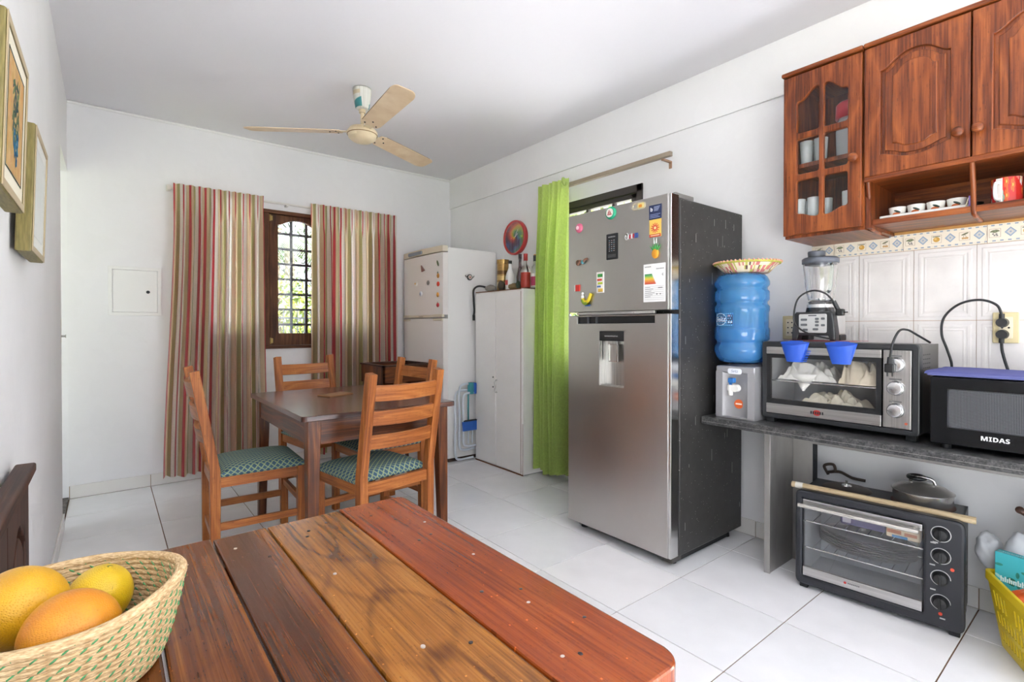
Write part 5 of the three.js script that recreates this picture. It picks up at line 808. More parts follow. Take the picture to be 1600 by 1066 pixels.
// ---------- toaster oven on the counter ----------
const OVT = 1.075;
{
  const o = thing('toaster_oven', 'steel-fronted toaster oven with three silver knobs on the counter', 'oven');
  const x0 = 2.4, z0 = -1.126, z1 = -0.535, yb = 0.722, mB = M(0x26282b, 0.35), mShell = M(0x6d6a66, 0.34, { metalness: 0.75 });
  const hole = (s, a, b, c, d) => { s.holes.push(shp([[a, c], [a, d], [b, d], [b, c]])); return s; };
  mk('front_frame', extZY(hole(roundRect(z0, z1, yb, OVT, 0.018), z0 + 0.024, z1 - 0.024, yb + 0.022, OVT - 0.024), x0, x0 + 0.04, 0.004), mB, o);
  mk('casing', [bx(x0 + 0.04, 2.7, OVT - 0.012, OVT - 0.004, z0 + 0.008, z1 - 0.008), bx(x0 + 0.04, 2.7, yb + 0.004, yb + 0.012, z0 + 0.008, z1 - 0.008), bx(x0 + 0.04, 2.7, yb + 0.004, OVT - 0.004, z0 + 0.006, z0 + 0.012), bx(x0 + 0.04, 2.7, yb + 0.004, OVT - 0.004, z1 - 0.012, z1 - 0.006), bx(2.694, 2.7, yb + 0.004, OVT - 0.004, z0 + 0.006, z1 - 0.006)], mShell, o);
  for (let r = 0; r < 4; r++) for (let k = 0; k < 5; k++) mk('vent_slot', bx(x0 + 0.075 + r * 0.028, x0 + 0.09 + r * 0.028, OVT - 0.045 - k * 0.017, OVT - 0.041 - k * 0.017, z1 - 0.0065, z1 - 0.0055), mBlack, o);
  mk('cavity', [bx(x0 + 0.04, 2.68, yb + 0.02, yb + 0.024, z0 + 0.03, -0.66), bx(x0 + 0.04, 2.68, OVT - 0.03, OVT - 0.026, z0 + 0.03, -0.66), bx(2.676, 2.68, yb + 0.02, OVT - 0.026, z0 + 0.03, -0.66), bx(x0 + 0.03, 2.68, yb + 0.02, OVT - 0.026, z0 + 0.026, z0 + 0.03), bx(x0 + 0.03, 2.68, yb + 0.02, OVT - 0.026, -0.664, -0.66)], M(0xb4b6b8, 0.45, { metalness: 0.3 }), o);
  const d = sub('oven_door', o);
  mk('bottom_band', bx(x0 - 0.004, x0 + 0.018, 0.746, 0.79, z0 + 0.022, -0.656, 0.002), mSteel, d, { grain: 'z' }); mk('top_band', bx(x0 - 0.004, x0 + 0.018, 1.018, 1.05, z0 + 0.022, -0.656, 0.002), mSteel, d, { grain: 'z' });
  mk('glass_surround', [bx(x0 - 0.001, x0 + 0.014, 1.0, 1.018, z0 + 0.022, -0.656), bx(x0 - 0.001, x0 + 0.014, 0.79, 0.812, z0 + 0.022, -0.656), bx(x0 - 0.001, x0 + 0.014, 0.81, 1.0, z0 + 0.022, z0 + 0.04), bx(x0 - 0.001, x0 + 0.014, 0.81, 1.0, -0.674, -0.656)], mBlack, d);
  mk('pane', bx(x0 + 0.002, x0 + 0.006, 0.812, 1.0, z0 + 0.04, -0.674), mGlass, d);
  mk('logo', extZY(new THREE.Shape().absellipse(-0.889, 0.769, 0.016, 0.012, 0, Math.PI * 2), x0 - 0.0048, x0 - 0.004), M(0xc5302c, 0.4), d); mk('logo_letters', [0, 1, 2, 3, 4, 5].map((k) => bx(x0 - 0.0056, x0 - 0.0048, 0.763, 0.775, -0.914 + k * 0.009, -0.908 + k * 0.009)), M(0x2a2c30, 0.5), d);
  mk('control_panel', bx(x0 - 0.003, x0 + 0.02, 0.746, 1.05, -0.65, -0.56, 0.002), mSteel, o, { grain: 'y' });
  mk('panel_back', bx(x0 + 0.02, x0 + 0.03, 0.74, 1.055, -0.66, -0.556), mBlack, o);
  [0.994, 0.903, 0.816].forEach((y) => { const k = mk('knob', lathe([[0, 0.026], [0.022, 0.026], [0.025, 0.023], [0.026, 0.004], [0.029, 0.002], [0.029, 0]], 40).rotateZ(Math.PI / 2).translate(x0 - 0.003, y, -0.608), M(0xd9dadb, 0.22, { metalness: 1, anisotropy: 0.7 }), o); mk('pointer', bx(x0 - 0.0305, x0 - 0.029, y - 0.002, y + 0.002, -0.63, -0.614), M(0x8a8b8d, 0.3, { metalness: 0.6 }), k); mk('scale_print', printX(x0 - 0.0034, -0.63, -0.59, y + 0.031, y + 0.037), M(0x6a6a6a, 0.6), o); });
  mk('indicator', cyl(0.005, 0.005, 0.003, 16, x0 - 0.006, 0.768, -0.575, 'x'), M(0xb0553a, 0.3), o);
  for (const z of [z0 + 0.03, z1 - 0.03]) for (const x of [x0 + 0.035, 2.67]) mk('foot', bx(x - 0.016, x + 0.016, CY, yb + 0.004, z - 0.018, z + 0.018, 0.003), mRubber, o);
  const rk = sub('rack', o); mk('rail', bar([x0 + 0.03, 0.893, z0 + 0.03], [x0 + 0.03, 0.893, -0.664], 0.003), mChrome, rk); mk('rail', bar([2.64, 0.893, z0 + 0.03], [2.64, 0.893, -0.664], 0.003), mChrome, rk); for (let k = 0; k < 11; k++) mk('wire', bar([x0 + 0.03, 0.895, -1.09 + k * 0.04], [2.64, 0.895, -1.09 + k * 0.04], 0.0018, 6), mChrome, rk);
  mk('drip_tray', bx(x0 + 0.05, 2.66, 0.757, 0.768, -1.09, -0.68, 0.003), mBlackMatte, o);
  // cloths stored inside
  const cloth = (name, label, col, cx, cy, cz, w, dd, h, seed, corner) => {
    const o2 = thing(name, label, 'cloth', [cx, cy, cz]), m = M(col, 0.95, { side: THREE.DoubleSide, sheen: 0.2 });
    mk('folds', gridSurface(64, 64, (u, v) => {
      const x = (u - 0.5) * dd, z = (v - 0.5) * w, r = Math.max(Math.abs(u - 0.5), Math.abs(v - 0.5)) * 2, n = fbm(u, v, 3, 3, seed, 3), f = Math.abs(Math.sin((v * 2.6 + u * 1.2 + n * 1.8) * Math.PI)), c = Math.abs(vn(u * 7, v * 9, 7, 9, seed + 2) - 0.5) * 2;
      return [x * (0.8 + 0.4 * n), Math.max(0.001, h * (0.12 + n * 0.7 + f * 0.45 + c * 0.18) * (1 - Math.pow(r, 5))), z * (0.78 + 0.44 * vn(u * 3, v * 3, 3, 3, seed + 4)), u, v];
    }), m, o2);
    if (corner) mk('hanging_corner', gridSurface(16, 16, (u, v) => [-dd * 0.46 - 0.004 * Math.sin(v * 9) - 0.012 * Math.sin(u * 3), 0.03 - v * 0.075, (u - 0.5) * w * 0.5 * (1 - v * 0.92) - 0.01, u, v]), m, o2);
    return o2;
  };
  cloth('tea_towel', 'white cloth with a hanging corner on the rack inside the steel-fronted oven', 0xe6e4de, 2.52, 0.8985, -0.955, 0.22, 0.14, 0.075, 21, true);
  cloth('oven_mitt', 'beige padded cloth bundled on the oven rack beside the white cloth', 0xcfc4b0, 2.51, 0.8985, -0.75, 0.15, 0.14, 0.1, 33);
  cloth('tea_towel', 'cream cloth with a rolled edge on the tray at the oven bottom', 0xe0d9c6, 2.52, 0.7695, -0.86, 0.26, 0.12, 0.085, 45);
  cloth('red_cloth', 'small red patterned cloth lying before the cream cloth in the oven', 0xb8444a, 2.452, 0.7695, -0.9, 0.12, 0.03, 0.03, 51);
  // blue scoops hooked on the oven edge
  const scoop = (z, label, turn) => { const s = thing('blue_scoop', label, 'scoop', [x0 - 0.008, 1.0735, z], turn); const f = (u, v, t) => { const a = -Math.PI / 2 + (u - 0.5) * Math.PI, w = lerp(0.034, 0.06, v) - t, dp = lerp(0.012, 0.034, v) - t; return [-(dp * Math.cos(a + Math.PI / 2)), lerp(-0.088, v > 0.99 ? -0.002 : 0, v) - 0.012 * (1 - Math.abs(u - 0.5) * 2) * v, w * Math.sin(a + Math.PI / 2), u, v]; };
    const m = M(0x2458c8, 0.3, { side: THREE.DoubleSide, clearcoat: 0.4 }); mk('pocket', gridSurface(28, 12, (u, v) => f(u, v, 0)), m, s); mk('back_plate', extZY(shp([[-0.034, -0.088], [0.034, -0.088], [0.06, 0], [0.03, 0.004], [-0.03, 0.004], [-0.06, 0]]), 0, 0.003), m, s); mk('base', gridSurface(20, 2, (u, v) => { const a = (u - 0.5) * Math.PI; return [-0.012 * Math.cos(a) * v, -0.088, 0.034 * Math.sin(a), u, v]; }), m, s); mk('hook', bx(0, 0.03, 0.0025, 0.007, -0.022, 0.022, 0.001), m, s);
    if (turn) mk('comb_edge', Array.from({ length: 6 }, (_, k) => bx(-0.012, -0.003, -0.085 + k * 0.009, -0.081 + k * 0.009, 0.032 + k * 0.0035, 0.05 + k * 0.0035)), m, s);
    return s; };
  scoop(-0.978, 'blue plastic scoop with a ribbed side hooked on the oven door', 0.001); scoop(-0.796, 'plain blue plastic scoop hooked on the oven door near the knobs', 0);
  // cord hanging from the top over the upper knob
  const cd = sub('power_cord', o);
  mk('cable', tube([[2.66, OVT + 0.002, -0.56], [2.56, OVT + 0.03, -0.575], [2.46, OVT + 0.055, -0.59], [2.4, OVT + 0.05, -0.6], [2.365, OVT + 0.0, -0.612], [2.36, 1.02, -0.618]], 0.0042, 50, 8), mRubber, cd); mk('plug', [cyl(0.011, 0.008, 0.03, 14, 2.358, 0.995, -0.618), bx(2.344, 2.368, 0.965, 1.0, -0.634, -0.602, 0.006), bar([2.358, 0.967, -0.626], [2.358, 0.95, -0.626], 0.0028), bar([2.358, 0.967, -0.61], [2.358, 0.95, -0.61], 0.0028)], mBlack, cd);
}
// ---------- blender ----------
{
  tag(mk('pink_cloth', gridSurface(30, 24, (u, v) => [lerp(2.44, 2.64, u), OVT + 0.001 + 0.006 * fbm(u, v, 5, 5, 17, 3), lerp(-1.065, -0.775, v) + 0.01 * Math.sin(u * 9), u, v]), M(0xc4606c, 0.95, { side: THREE.DoubleSide })), 'thin pink cloth spread under the blender', 'cloth');
  const b = thing('blender', 'glass-jar blender with a black and silver base on the toaster oven', 'blender', [2.545, OVT + 0.006, -0.932]);
  const mSil = M(0xcfd0cf, 0.3, { metalness: 0.5 }), mK = M(0x2a2c2f, 0.4);
  const s = shp([[-0.09, 0], [-0.09, 0.05], [-0.075, 0.128], [0.075, 0.128], [0.09, 0.05], [0.09, 0]]); s.holes.push(shp([[-0.065, -0.001], [-0.06, 0.02], [0.06, 0.02], [0.065, -0.001]].map((p) => [p[0], p[1] + 0.001])));
  mk('front_shell', extZY(shp([[-0.09, 0], [-0.09, 0.03], [-0.08, 0.118], [-0.072, 0.128], [0.072, 0.128], [0.08, 0.118], [0.09, 0.03], [0.09, 0], [0.066, 0], [0.06, 0.022], [-0.06, 0.022], [-0.066, 0]]), -0.08, -0.03, 0.006), mK, b);
  mk('motor_block', bx(-0.034, 0.07, 0.022, 0.122, -0.082, 0.082, 0.012), mSil, b); mk('rear_foot', [bx(0.0, 0.068, 0, 0.026, -0.084, -0.05, 0.004), bx(0.0, 0.068, 0, 0.026, 0.05, 0.084, 0.004)], mBlack, b);
  mk('button_plate', extZY(roundRect(-0.058, 0.056, 0.034, 0.118, 0.008), -0.083, -0.079, 0.001), mSil, b);
  for (const [y, z, w] of [[0.093, -0.042, 0.026], [0.07, -0.042, 0.026], [0.048, -0.036, 0.02], [0.096, 0.012, 0.015], [0.097, 0.036, 0.015], [0.083, 0.012, 0.015], [0.068, 0.012, 0.015], [0.068, 0.036, 0.015], [0.05, 0.006, 0.022]]) mk('button', extZY(roundRect(z - w / 2 + 0.006, z + w / 2 + 0.006, y - 0.005, y + 0.005, 0.004), -0.087, -0.082, 0.001), M(0x5d6064, 0.4), b);
  mk('maker_mark', printX(-0.0845, -0.018, 0.016, 0.1085, 0.1135), M(0x4a4c50, 0.5), b);
  mk('collar', cyl(0.058, 0.054, 0.02, 40, 0, 0.128, 0), mK, b); mk('chrome_ring', cyl(0.054, 0.052, 0.016, 40, 0, 0.147, 0), mSil, b);
  mk('jar', lathe([[0.036, 0.166], [0.044, 0.164], [0.05, 0.18], [0.06, 0.24], [0.068, 0.32], [0.07, 0.352], [0.0665, 0.352], [0.064, 0.32], [0.056, 0.24], [0.046, 0.184], [0.036, 0.176], [0, 0.174], [0, 0.166]], 48), M(0xffffff, 0.03, { transmission: 1, thickness: 0.004, ior: 1.45 }), b);
  mk('jar_rib', [0.6, 2.1, 3.6, 5.2].map((a) => bar([0.049 * Math.cos(a), 0.19, 0.049 * Math.sin(a)], [0.063 * Math.cos(a), 0.33, 0.063 * Math.sin(a)], 0.003, 8)), M(0xffffff, 0.03, { transmission: 1, thickness: 0.004, ior: 1.45 }), b);
  mk('jar_handle', tube([[-0.045, 0.338, 0.05], [-0.062, 0.336, 0.068], [-0.062, 0.28, 0.066], [-0.056, 0.22, 0.056], [-0.042, 0.215, 0.042]], 0.0075, 36, 10), M(0xe9efe9, 0.04, { transmission: 0.95, thickness: 0.01, ior: 1.45 }), b);
  mk('blade', [bx(-0.018, 0.018, 0.184, 0.1855, -0.004, 0.004).rotateY(0.5), bx(-0.004, 0.004, 0.187, 0.1885, -0.018, 0.018).rotateY(0.3), cyl(0.008, 0.008, 0.016, 12, 0, 0.174, 0)], mChrome, b);
  mk('lid', lathe([[0, 0.376], [0.066, 0.376], [0.074, 0.37], [0.074, 0.35], [0.063, 0.348], [0.062, 0.338], [0, 0.338]], 48), M(0x5d626c, 0.4), b); mk('lid_cap', lathe([[0, 0.405], [0.034, 0.405], [0.036, 0.4], [0.034, 0.376]], 32).translate(-0.01, 0, -0.012), M(0x5d626c, 0.4), b);
  const cd = sub('power_cord', b, [-2.545, -OVT - 0.006, 0.932]);
  const X = 2.452; mk('cable', tube([[X + 0.06, OVT + 0.011, -0.86], [X, OVT + 0.018, -0.872], [X - 0.006, OVT + 0.04, -0.95], [X - 0.008, OVT + 0.08, -0.998], [X - 0.008, OVT + 0.14, -1.002], [X, OVT + 0.2, -0.985], [X + 0.008, OVT + 0.228, -0.935], [X + 0.014, OVT + 0.215, -0.885], [X + 0.03, OVT + 0.175, -0.853]], 0.0038, 70, 8), mRubber, cd);
  mk('plug', [bar([X + 0.03, OVT + 0.18, -0.856], [X + 0.045, OVT + 0.135, -0.84], 0.009), bx(X + 0.03, X + 0.062, OVT + 0.115, OVT + 0.145, -0.85, -0.82, 0.006), bar([X + 0.046, OVT + 0.13, -0.822], [X + 0.046, OVT + 0.13, -0.806], 0.0025)], mBlack, cd);
}
// ---------- microwave ----------
{
  const m = thing('microwave', 'black microwave with a dotted door window standing at the counter end', 'microwave', [2.355, CY, -0.495]);
  const mB = M(0x131416, 0.22, { specularIntensity: 0.5 }), H = 0.262;
  mk('casing', bx(0.02, 0.36, 0.018, H, 0, 0.46, 0.006), M(0x1b1c1f, 0.4), m);
  for (const [x, z] of [[0.04, 0.04], [0.04, 0.42], [0.33, 0.04], [0.33, 0.42]]) mk('foot', cyl(0.014, 0.014, 0.02, 14, x, 0, z), mRubber, m);
  const d = sub('door', m); mk('panel', bx(-0.004, 0.02, 0.02, H - 0.002, 0.001, 0.345, 0.004), mB, d);
  const dots = tex(512, 256, (u, v) => { const x = (u * 64) % 1 - 0.5, y = (v * 32) % 1 - 0.5; return Math.hypot(x, y) < 0.33 ? [118, 120, 124] : [40, 42, 46]; });
  mk('window', printX(-0.0046, 0.055, 0.3, 0.085, 0.215), M(0xffffff, 0.2, { map: dots, specularIntensity: 0.5 }), d);
  mk('window_rim', [bx(-0.0052, -0.003, 0.214, 0.219, 0.05, 0.305), bx(-0.0052, -0.003, 0.081, 0.086, 0.05, 0.305), bx(-0.0052, -0.003, 0.081, 0.219, 0.05, 0.055), bx(-0.0052, -0.003, 0.081, 0.219, 0.3, 0.305)], M(0x32353a, 0.3), d);
  { const tg = new TextGeometry('MIDAS', { font: fontBold, size: 0.015, depth: 0.0006, curveSegments: 4 }); tg.computeBoundingBox(); const k = 0.074 / tg.boundingBox.max.x; tg.scale(k, 1, 1).rotateY(-Math.PI / 2).translate(-0.0042, 0.05, 0.138); mk('maker_mark', tg, M(0xf0f0f0, 0.4), d); }
  mk('control_panel', bx(-0.004, 0.02, 0.02, H - 0.002, 0.348, 0.459, 0.004), mB, m); for (let k = 0; k < 2; k++) mk('dial', lathe([[0, 0.02], [0.022, 0.02], [0.026, 0.014], [0.027, 0]], 28).rotateZ(Math.PI / 2).translate(-0.004, 0.09 + k * 0.09, 0.404), M(0x8d8f92, 0.3, { metalness: 0.8 }), m);
  const tw = thing('blue_towel', 'folded blue towel spread over the microwave', 'towel', [2.352, CY + H + 0.002, -0.5]);
  mk('upper_layer', gridSurface(40, 30, (u, v) => { const e = Math.max(0, (0.12 - u) / 0.12); return [u * 0.32, 0.013 + 0.005 * fbm(u, v, 4, 5, 27, 3) - e * e * 0.009, lerp(-0.012, 0.44, v) + 0.012 * (fbm(u, 0.3, 3, 3, 8, 2) - 0.5), u, v]; }), M(0x4f548f, 0.95, { side: THREE.DoubleSide, sheen: 0.3 }), tw);
  mk('lower_fold', bx(0.001, 0.31, 0, 0.011, -0.005, 0.44, 0.005), M(0x5f6498, 0.95), tw);
  const cords = thing('plug_cord', 'black cord arching from the upper socket plug down behind the microwave', 'cord');
  const plug = (o, y, dir) => mk('plug', [cyl(0.017, 0.019, 0.03, 20, XR - 0.049, y, -0.352, 'x'), bar([XR - 0.04, y, -0.352], [XR - 0.042, y + dir * 0.034, -0.352], 0.0085)], mBlack, o);
  plug(cords, 1.158, 1); mk('cable', tube([[XR - 0.042, 1.188, -0.352], [XR - 0.044, 1.225, -0.365], [XR - 0.046, 1.248, -0.41], [XR - 0.046, 1.235, -0.475], [XR - 0.045, 1.18, -0.525], [XR - 0.045, 1.11, -0.532], [XR - 0.045, 1.05, -0.515], [XR - 0.046, 0.99, -0.5], [XR - 0.05, 0.95, -0.5]], 0.0045, 80, 8), mRubber, cords);
  const c2 = thing('plug_cord', 'black cord running straight down from the lower socket plug', 'cord'); plug(c2, 1.112, -1); mk('cable', tube([[XR - 0.042, 1.08, -0.352], [XR - 0.043, 1.05, -0.35], [XR - 0.045, 1.01, -0.342], [XR - 0.045, 0.97, -0.332]], 0.0048, 30, 8), mRubber, c2);
}
// ---------- toaster oven on the floor ----------
{
  const A = [2.365, -0.963], B = [2.42, -0.405], turn = Math.atan2(-(B[0] - A[0]), -(B[1] - A[1])) + Math.PI;   // front edge runs from A to B
  const L = Math.hypot(B[0] - A[0], B[1] - A[1]);
  const o = thing('floor_oven', 'black toaster oven with four black knobs standing on the tile floor', 'oven', [A[0], 0, A[1]], turn);
  const H = 0.43, yb = 0.018, D = 0.29, mB = M(0x22242a, 0.35), mS = M(0x2a2b2f, 0.4), w = L - 0.12;
  const s = roundRect(0, L, yb, H, 0.03); s.holes.push(roundRect(0.03, w, 0.06, 0.395, 0.008));
  mk('front_frame', extZY(s, 0, 0.045, 0.01), mB, o);
  mk('casing', [bx(0.04, D, H - 0.022, H - 0.012, 0.015, L - 0.015), bx(0.04, D, yb + 0.012, yb + 0.02, 0.015, L - 0.015), bx(0.04, D, yb + 0.012, H - 0.012, 0.012, 0.018), bx(0.04, D, yb + 0.012, H - 0.012, L - 0.018, L - 0.012), bx(D - 0.006, D, yb + 0.012, H - 0.012, 0.012, L - 0.012)], mS, o);
  for (let r = 0; r < 6; r++) for (let k = 0; k < 5; k++) mk('vent_hole', bx(0.1 + k * 0.03 + (r % 2) * 0.012, 0.118 + k * 0.03 + (r % 2) * 0.012, 0.09 + r * 0.022, 0.1 + r * 0.022, L - 0.0125, L - 0.0112), M(0x6b6a66, 0.7), o);
  mk('cavity', [bx(0.045, D - 0.01, 0.05, 0.054, 0.03, w), bx(0.045, D - 0.01, H - 0.03, H - 0.026, 0.03, w), bx(D - 0.014, D - 0.01, 0.05, H - 0.026, 0.03, w), bx(0.03, D - 0.01, 0.05, H - 0.026, 0.026, 0.03), bx(0.03, D - 0.01, 0.05, H - 0.026, w, w + 0.004)], M(0xa6aaad, 0.5, { metalness: 0.2 }), o);
  const d = sub('oven_door', o);
  mk('bottom_band', bx(-0.003, 0.014, 0.062, 0.1, 0.032, w - 0.002, 0.002), mSteel, d, { grain: 'z' }); mk('top_band', bx(-0.003, 0.014, 0.368, 0.393, 0.032, w - 0.002, 0.002), mSteel, d, { grain: 'z' });
  mk('pane', bx(0.002, 0.006, 0.1, 0.37, 0.034, w - 0.004), mGlass, d); mk('door_handle', [bar([-0.028, 0.37, 0.02], [-0.028, 0.37, w - 0.01], 0.0085, 14), bx(-0.03, 0, 0.364, 0.376, 0.028, 0.042, 0.002), bx(-0.03, 0, 0.364, 0.376, w - 0.03, w - 0.016, 0.002)], M(0xcfcbc4, 0.25, { metalness: 0.7 }), d);
  mk('logo', cyl(0.005, 0.005, 0.001, 20, -0.004, 0.083, 0.19, 'x'), M(0xc63a34, 0.4), d); mk('logo_letters', Array.from({ length: 7 }, (_, k) => bx(-0.0038, -0.003, 0.081, 0.086, 0.2 + k * 0.006, 0.204 + k * 0.006)), M(0x6c6c6c, 0.5), d);
  [0.372, 0.29, 0.208, 0.118].forEach((y, i) => { const kz = w + 0.052; mk('knob', lathe([[0, 0.022], [0.017, 0.022], [0.021, 0.018], [0.023, 0.002], [0.024, 0]], 32).rotateZ(Math.PI / 2).translate(0, y, kz), mBlack, o); mk('dial_ring', new THREE.TorusGeometry(0.0285, 0.0012, 6, 40, i < 2 ? Math.PI * 2 : Math.PI * 1.4).rotateY(-Math.PI / 2).translate(-0.0008, y, kz), M(0xd8d8d6, 0.5), o); mk('grip', bx(-0.03, -0.02, y - 0.02, y + 0.02, kz - 0.0035, kz + 0.0035, 0.002), mBlack, o); });
  for (const [y, z] of [[0.25, w + 0.085], [0.076, w + 0.052]]) mk('indicator', cyl(0.006, 0.006, 0.003, 16, -0.003, y, z, 'x'), M(0xd8472c, 0.3), o);
  mk('panel_print', [[0.335, 0.03], [0.338, 0.036], [0.252, 0.028], [0.16, 0.03], [0.06, 0.058]].map(([y, z]) => bx(-0.0008, 0, y - 0.003, y + 0.002, w + z - 0.008, w + z + 0.008)), M(0xb9b9b7, 0.5), o);
  for (const z of [0.03, L - 0.03]) for (const x of [0.03, D - 0.03]) mk('foot', bx(x - 0.014, x + 0.014, 0, yb + 0.006, z - 0.016, z + 0.016, 0.003), mRubber, o);
  for (const y of [0.29, 0.175]) { const rk = sub('rack', o); mk('rail', bar([0.03, y, 0.03], [0.03, y, w], 0.003), mChrome, rk); mk('rail', bar([D - 0.03, y, 0.03], [D - 0.03, y, w], 0.003), mChrome, rk); for (let k = 0; k < 10; k++) mk('wire', bar([0.03, y, 0.06 + k * 0.04], [D - 0.03, y, 0.06 + k * 0.04], 0.0016, 6), mChrome, rk); }
  o.updateMatrixWorld(true);
  const at = (x, y, z) => o.localToWorld(new THREE.Vector3(x, y, z)).toArray();
  const put = (name, label, cat, p, group) => thing(name, label, cat, at(...p), turn, group);
  const mAl = M(0xa9a9a8, 0.35, { metalness: 0.9 });
  for (let k = 0; k < 6; k++) { const t = put('baking_pan', ['lowest', 'second lowest', 'third from the bottom', 'fourth from the bottom', 'fifth from the bottom', 'topmost'][k] + ' of the aluminium baking pans stacked in the floor oven', 'pan', [0.145, 0.18 + k * 0.009, 0.235], 'baking pans in the floor oven'); mk('pan', lathe([[0, 0], [0.09, 0], [0.105, 0.018], [0.112, 0.019], [0.112, 0.021], [0.104, 0.021], [0.089, 0.003], [0, 0.003]], 40).scale(0.9, 1, 1.55), mAl, t); }
  const tl = put('curved_tray', 'curved aluminium tray lying over the stacked baking pans', 'tray', [0.145, 0.246, 0.22]); mk('sheet', lathe([[0, 0.02], [0.05, 0.016], [0.1, 0.0], [0.1, 0.003], [0.05, 0.019], [0, 0.023]], 36).scale(0.9, 1, 1.5), mAl, tl); mk('grip', cyl(0.012, 0.014, 0.014, 18, 0, 0.021, 0), mAl, tl);
  const pk = put('food_packet', 'purple packet on the upper rack of the floor oven', 'packet', [0.09, 0.294, 0.15]); mk('packet', bx(0, 0.06, 0, 0.045, 0, 0.16, 0.008), M(0x4b4670, 0.5), pk); mk('packet_label', bx(-0.001, 0.0, 0.01, 0.03, 0.01, 0.04), M(0xb9b4c0, 0.5), pk);
  const pk2 = put('food_packet', 'colourful biscuit packet with orange and blue print on the upper oven rack', 'packet', [0.07, 0.294, 0.315]); mk('packet', bx(0, 0.05, 0, 0.05, 0, 0.11, 0.006), M(0xd5c3a4, 0.5), pk2); mk('print', [bx(-0.001, 0.0, 0.018, 0.032, 0.004, 0.05), bx(-0.001, 0, 0.016, 0.028, 0.06, 0.1)], M(0xb06a45, 0.5), pk2); mk('print_blue', bx(-0.001, 0.0, 0.002, 0.012, 0.02, 0.07), M(0x3c78a8, 0.5), pk2);
  // on top: hotplate rings, pan, stick
  const T = H - 0.012;
  const hp = put('lid_plate', 'flat brown round lid with a metal knob on the floor oven', 'lid', [0.2, T, 0.15]); mk('disc', lathe([[0, 0.014], [0.06, 0.012], [0.092, 0.003], [0.094, 0], [0, 0]], 44), M(0x4d4038, 0.4, { metalness: 0.5 }), hp); mk('knob', [cyl(0.02, 0.018, 0.004, 20, 0, 0.014, 0), cyl(0.004, 0.005, 0.022, 12, 0, 0.016, 0)], mChrome, hp);
  const pn = put('saucepan', 'shallow steel saucepan with a glass-edged lid on the floor oven', 'pan', [0.2, T, 0.415]); mk('pan_body', lathe([[0, 0], [0.085, 0], [0.097, 0.008], [0.1, 0.05], [0.104, 0.054], [0.101, 0.056], [0.096, 0.05], [0.093, 0.01], [0, 0.006]], 48), M(0xcfcdc9, 0.25, { metalness: 0.9 }), pn);
  const ld = mk('lid', lathe([[0, 0.088], [0.04, 0.084], [0.08, 0.07], [0.101, 0.056], [0.098, 0.054], [0, 0.08]], 48), M(0xa9a5a0, 0.3, { metalness: 0.8 }), pn); mk('lid_handle', tube([[0, 0.086, -0.04], [-0.004, 0.104, -0.032], [-0.006, 0.11, 0], [-0.004, 0.104, 0.032], [0, 0.086, 0.04]], 0.006, 30, 8), mChrome, ld); mk('lid_knob', new THREE.TorusGeometry(0.026, 0.009, 10, 24).rotateX(Math.PI / 2).translate(0.01, 0.102, -0.02), mBlack, ld);
  mk('pan_mat', cyl(0.105, 0.105, 0.004, 40, 0.2, T - 0.001, 0.415), M(0x5a4034, 0.8), o);
  const st = put('wooden_stick', 'long pale wooden stick lying across the front of the floor oven', 'stick', [0.06, T + 0.013, 0]); const sg = cyl(0.013, 0.013, L + 0.055, 20, 0, 0, -0.03, 'z'); mk('shaft', sg, mStick, st, { grain: 'z' }); mk('tape', cyl(0.0134, 0.0134, 0.03, 20, 0, 0, -0.015, 'z'), M(0xe6e2d8, 0.5), st);
  const cd = thing('coiled_cord', 'dark coiled cord behind the floor oven at the counter post', 'cord'); mk('cable', tube([[2.685, T + 0.02, -0.945], [2.68, T + 0.06, -0.96], [2.69, T + 0.07, -0.925], [2.68, T + 0.045, -0.915], [2.685, T + 0.03, -0.95], [2.695, T + 0.04, -0.9], [2.7, T + 0.022, -0.85], [2.71, T + 0.018, -0.8]], 0.0065, 60, 8), M(0x3a2c24, 0.6), cd);
}
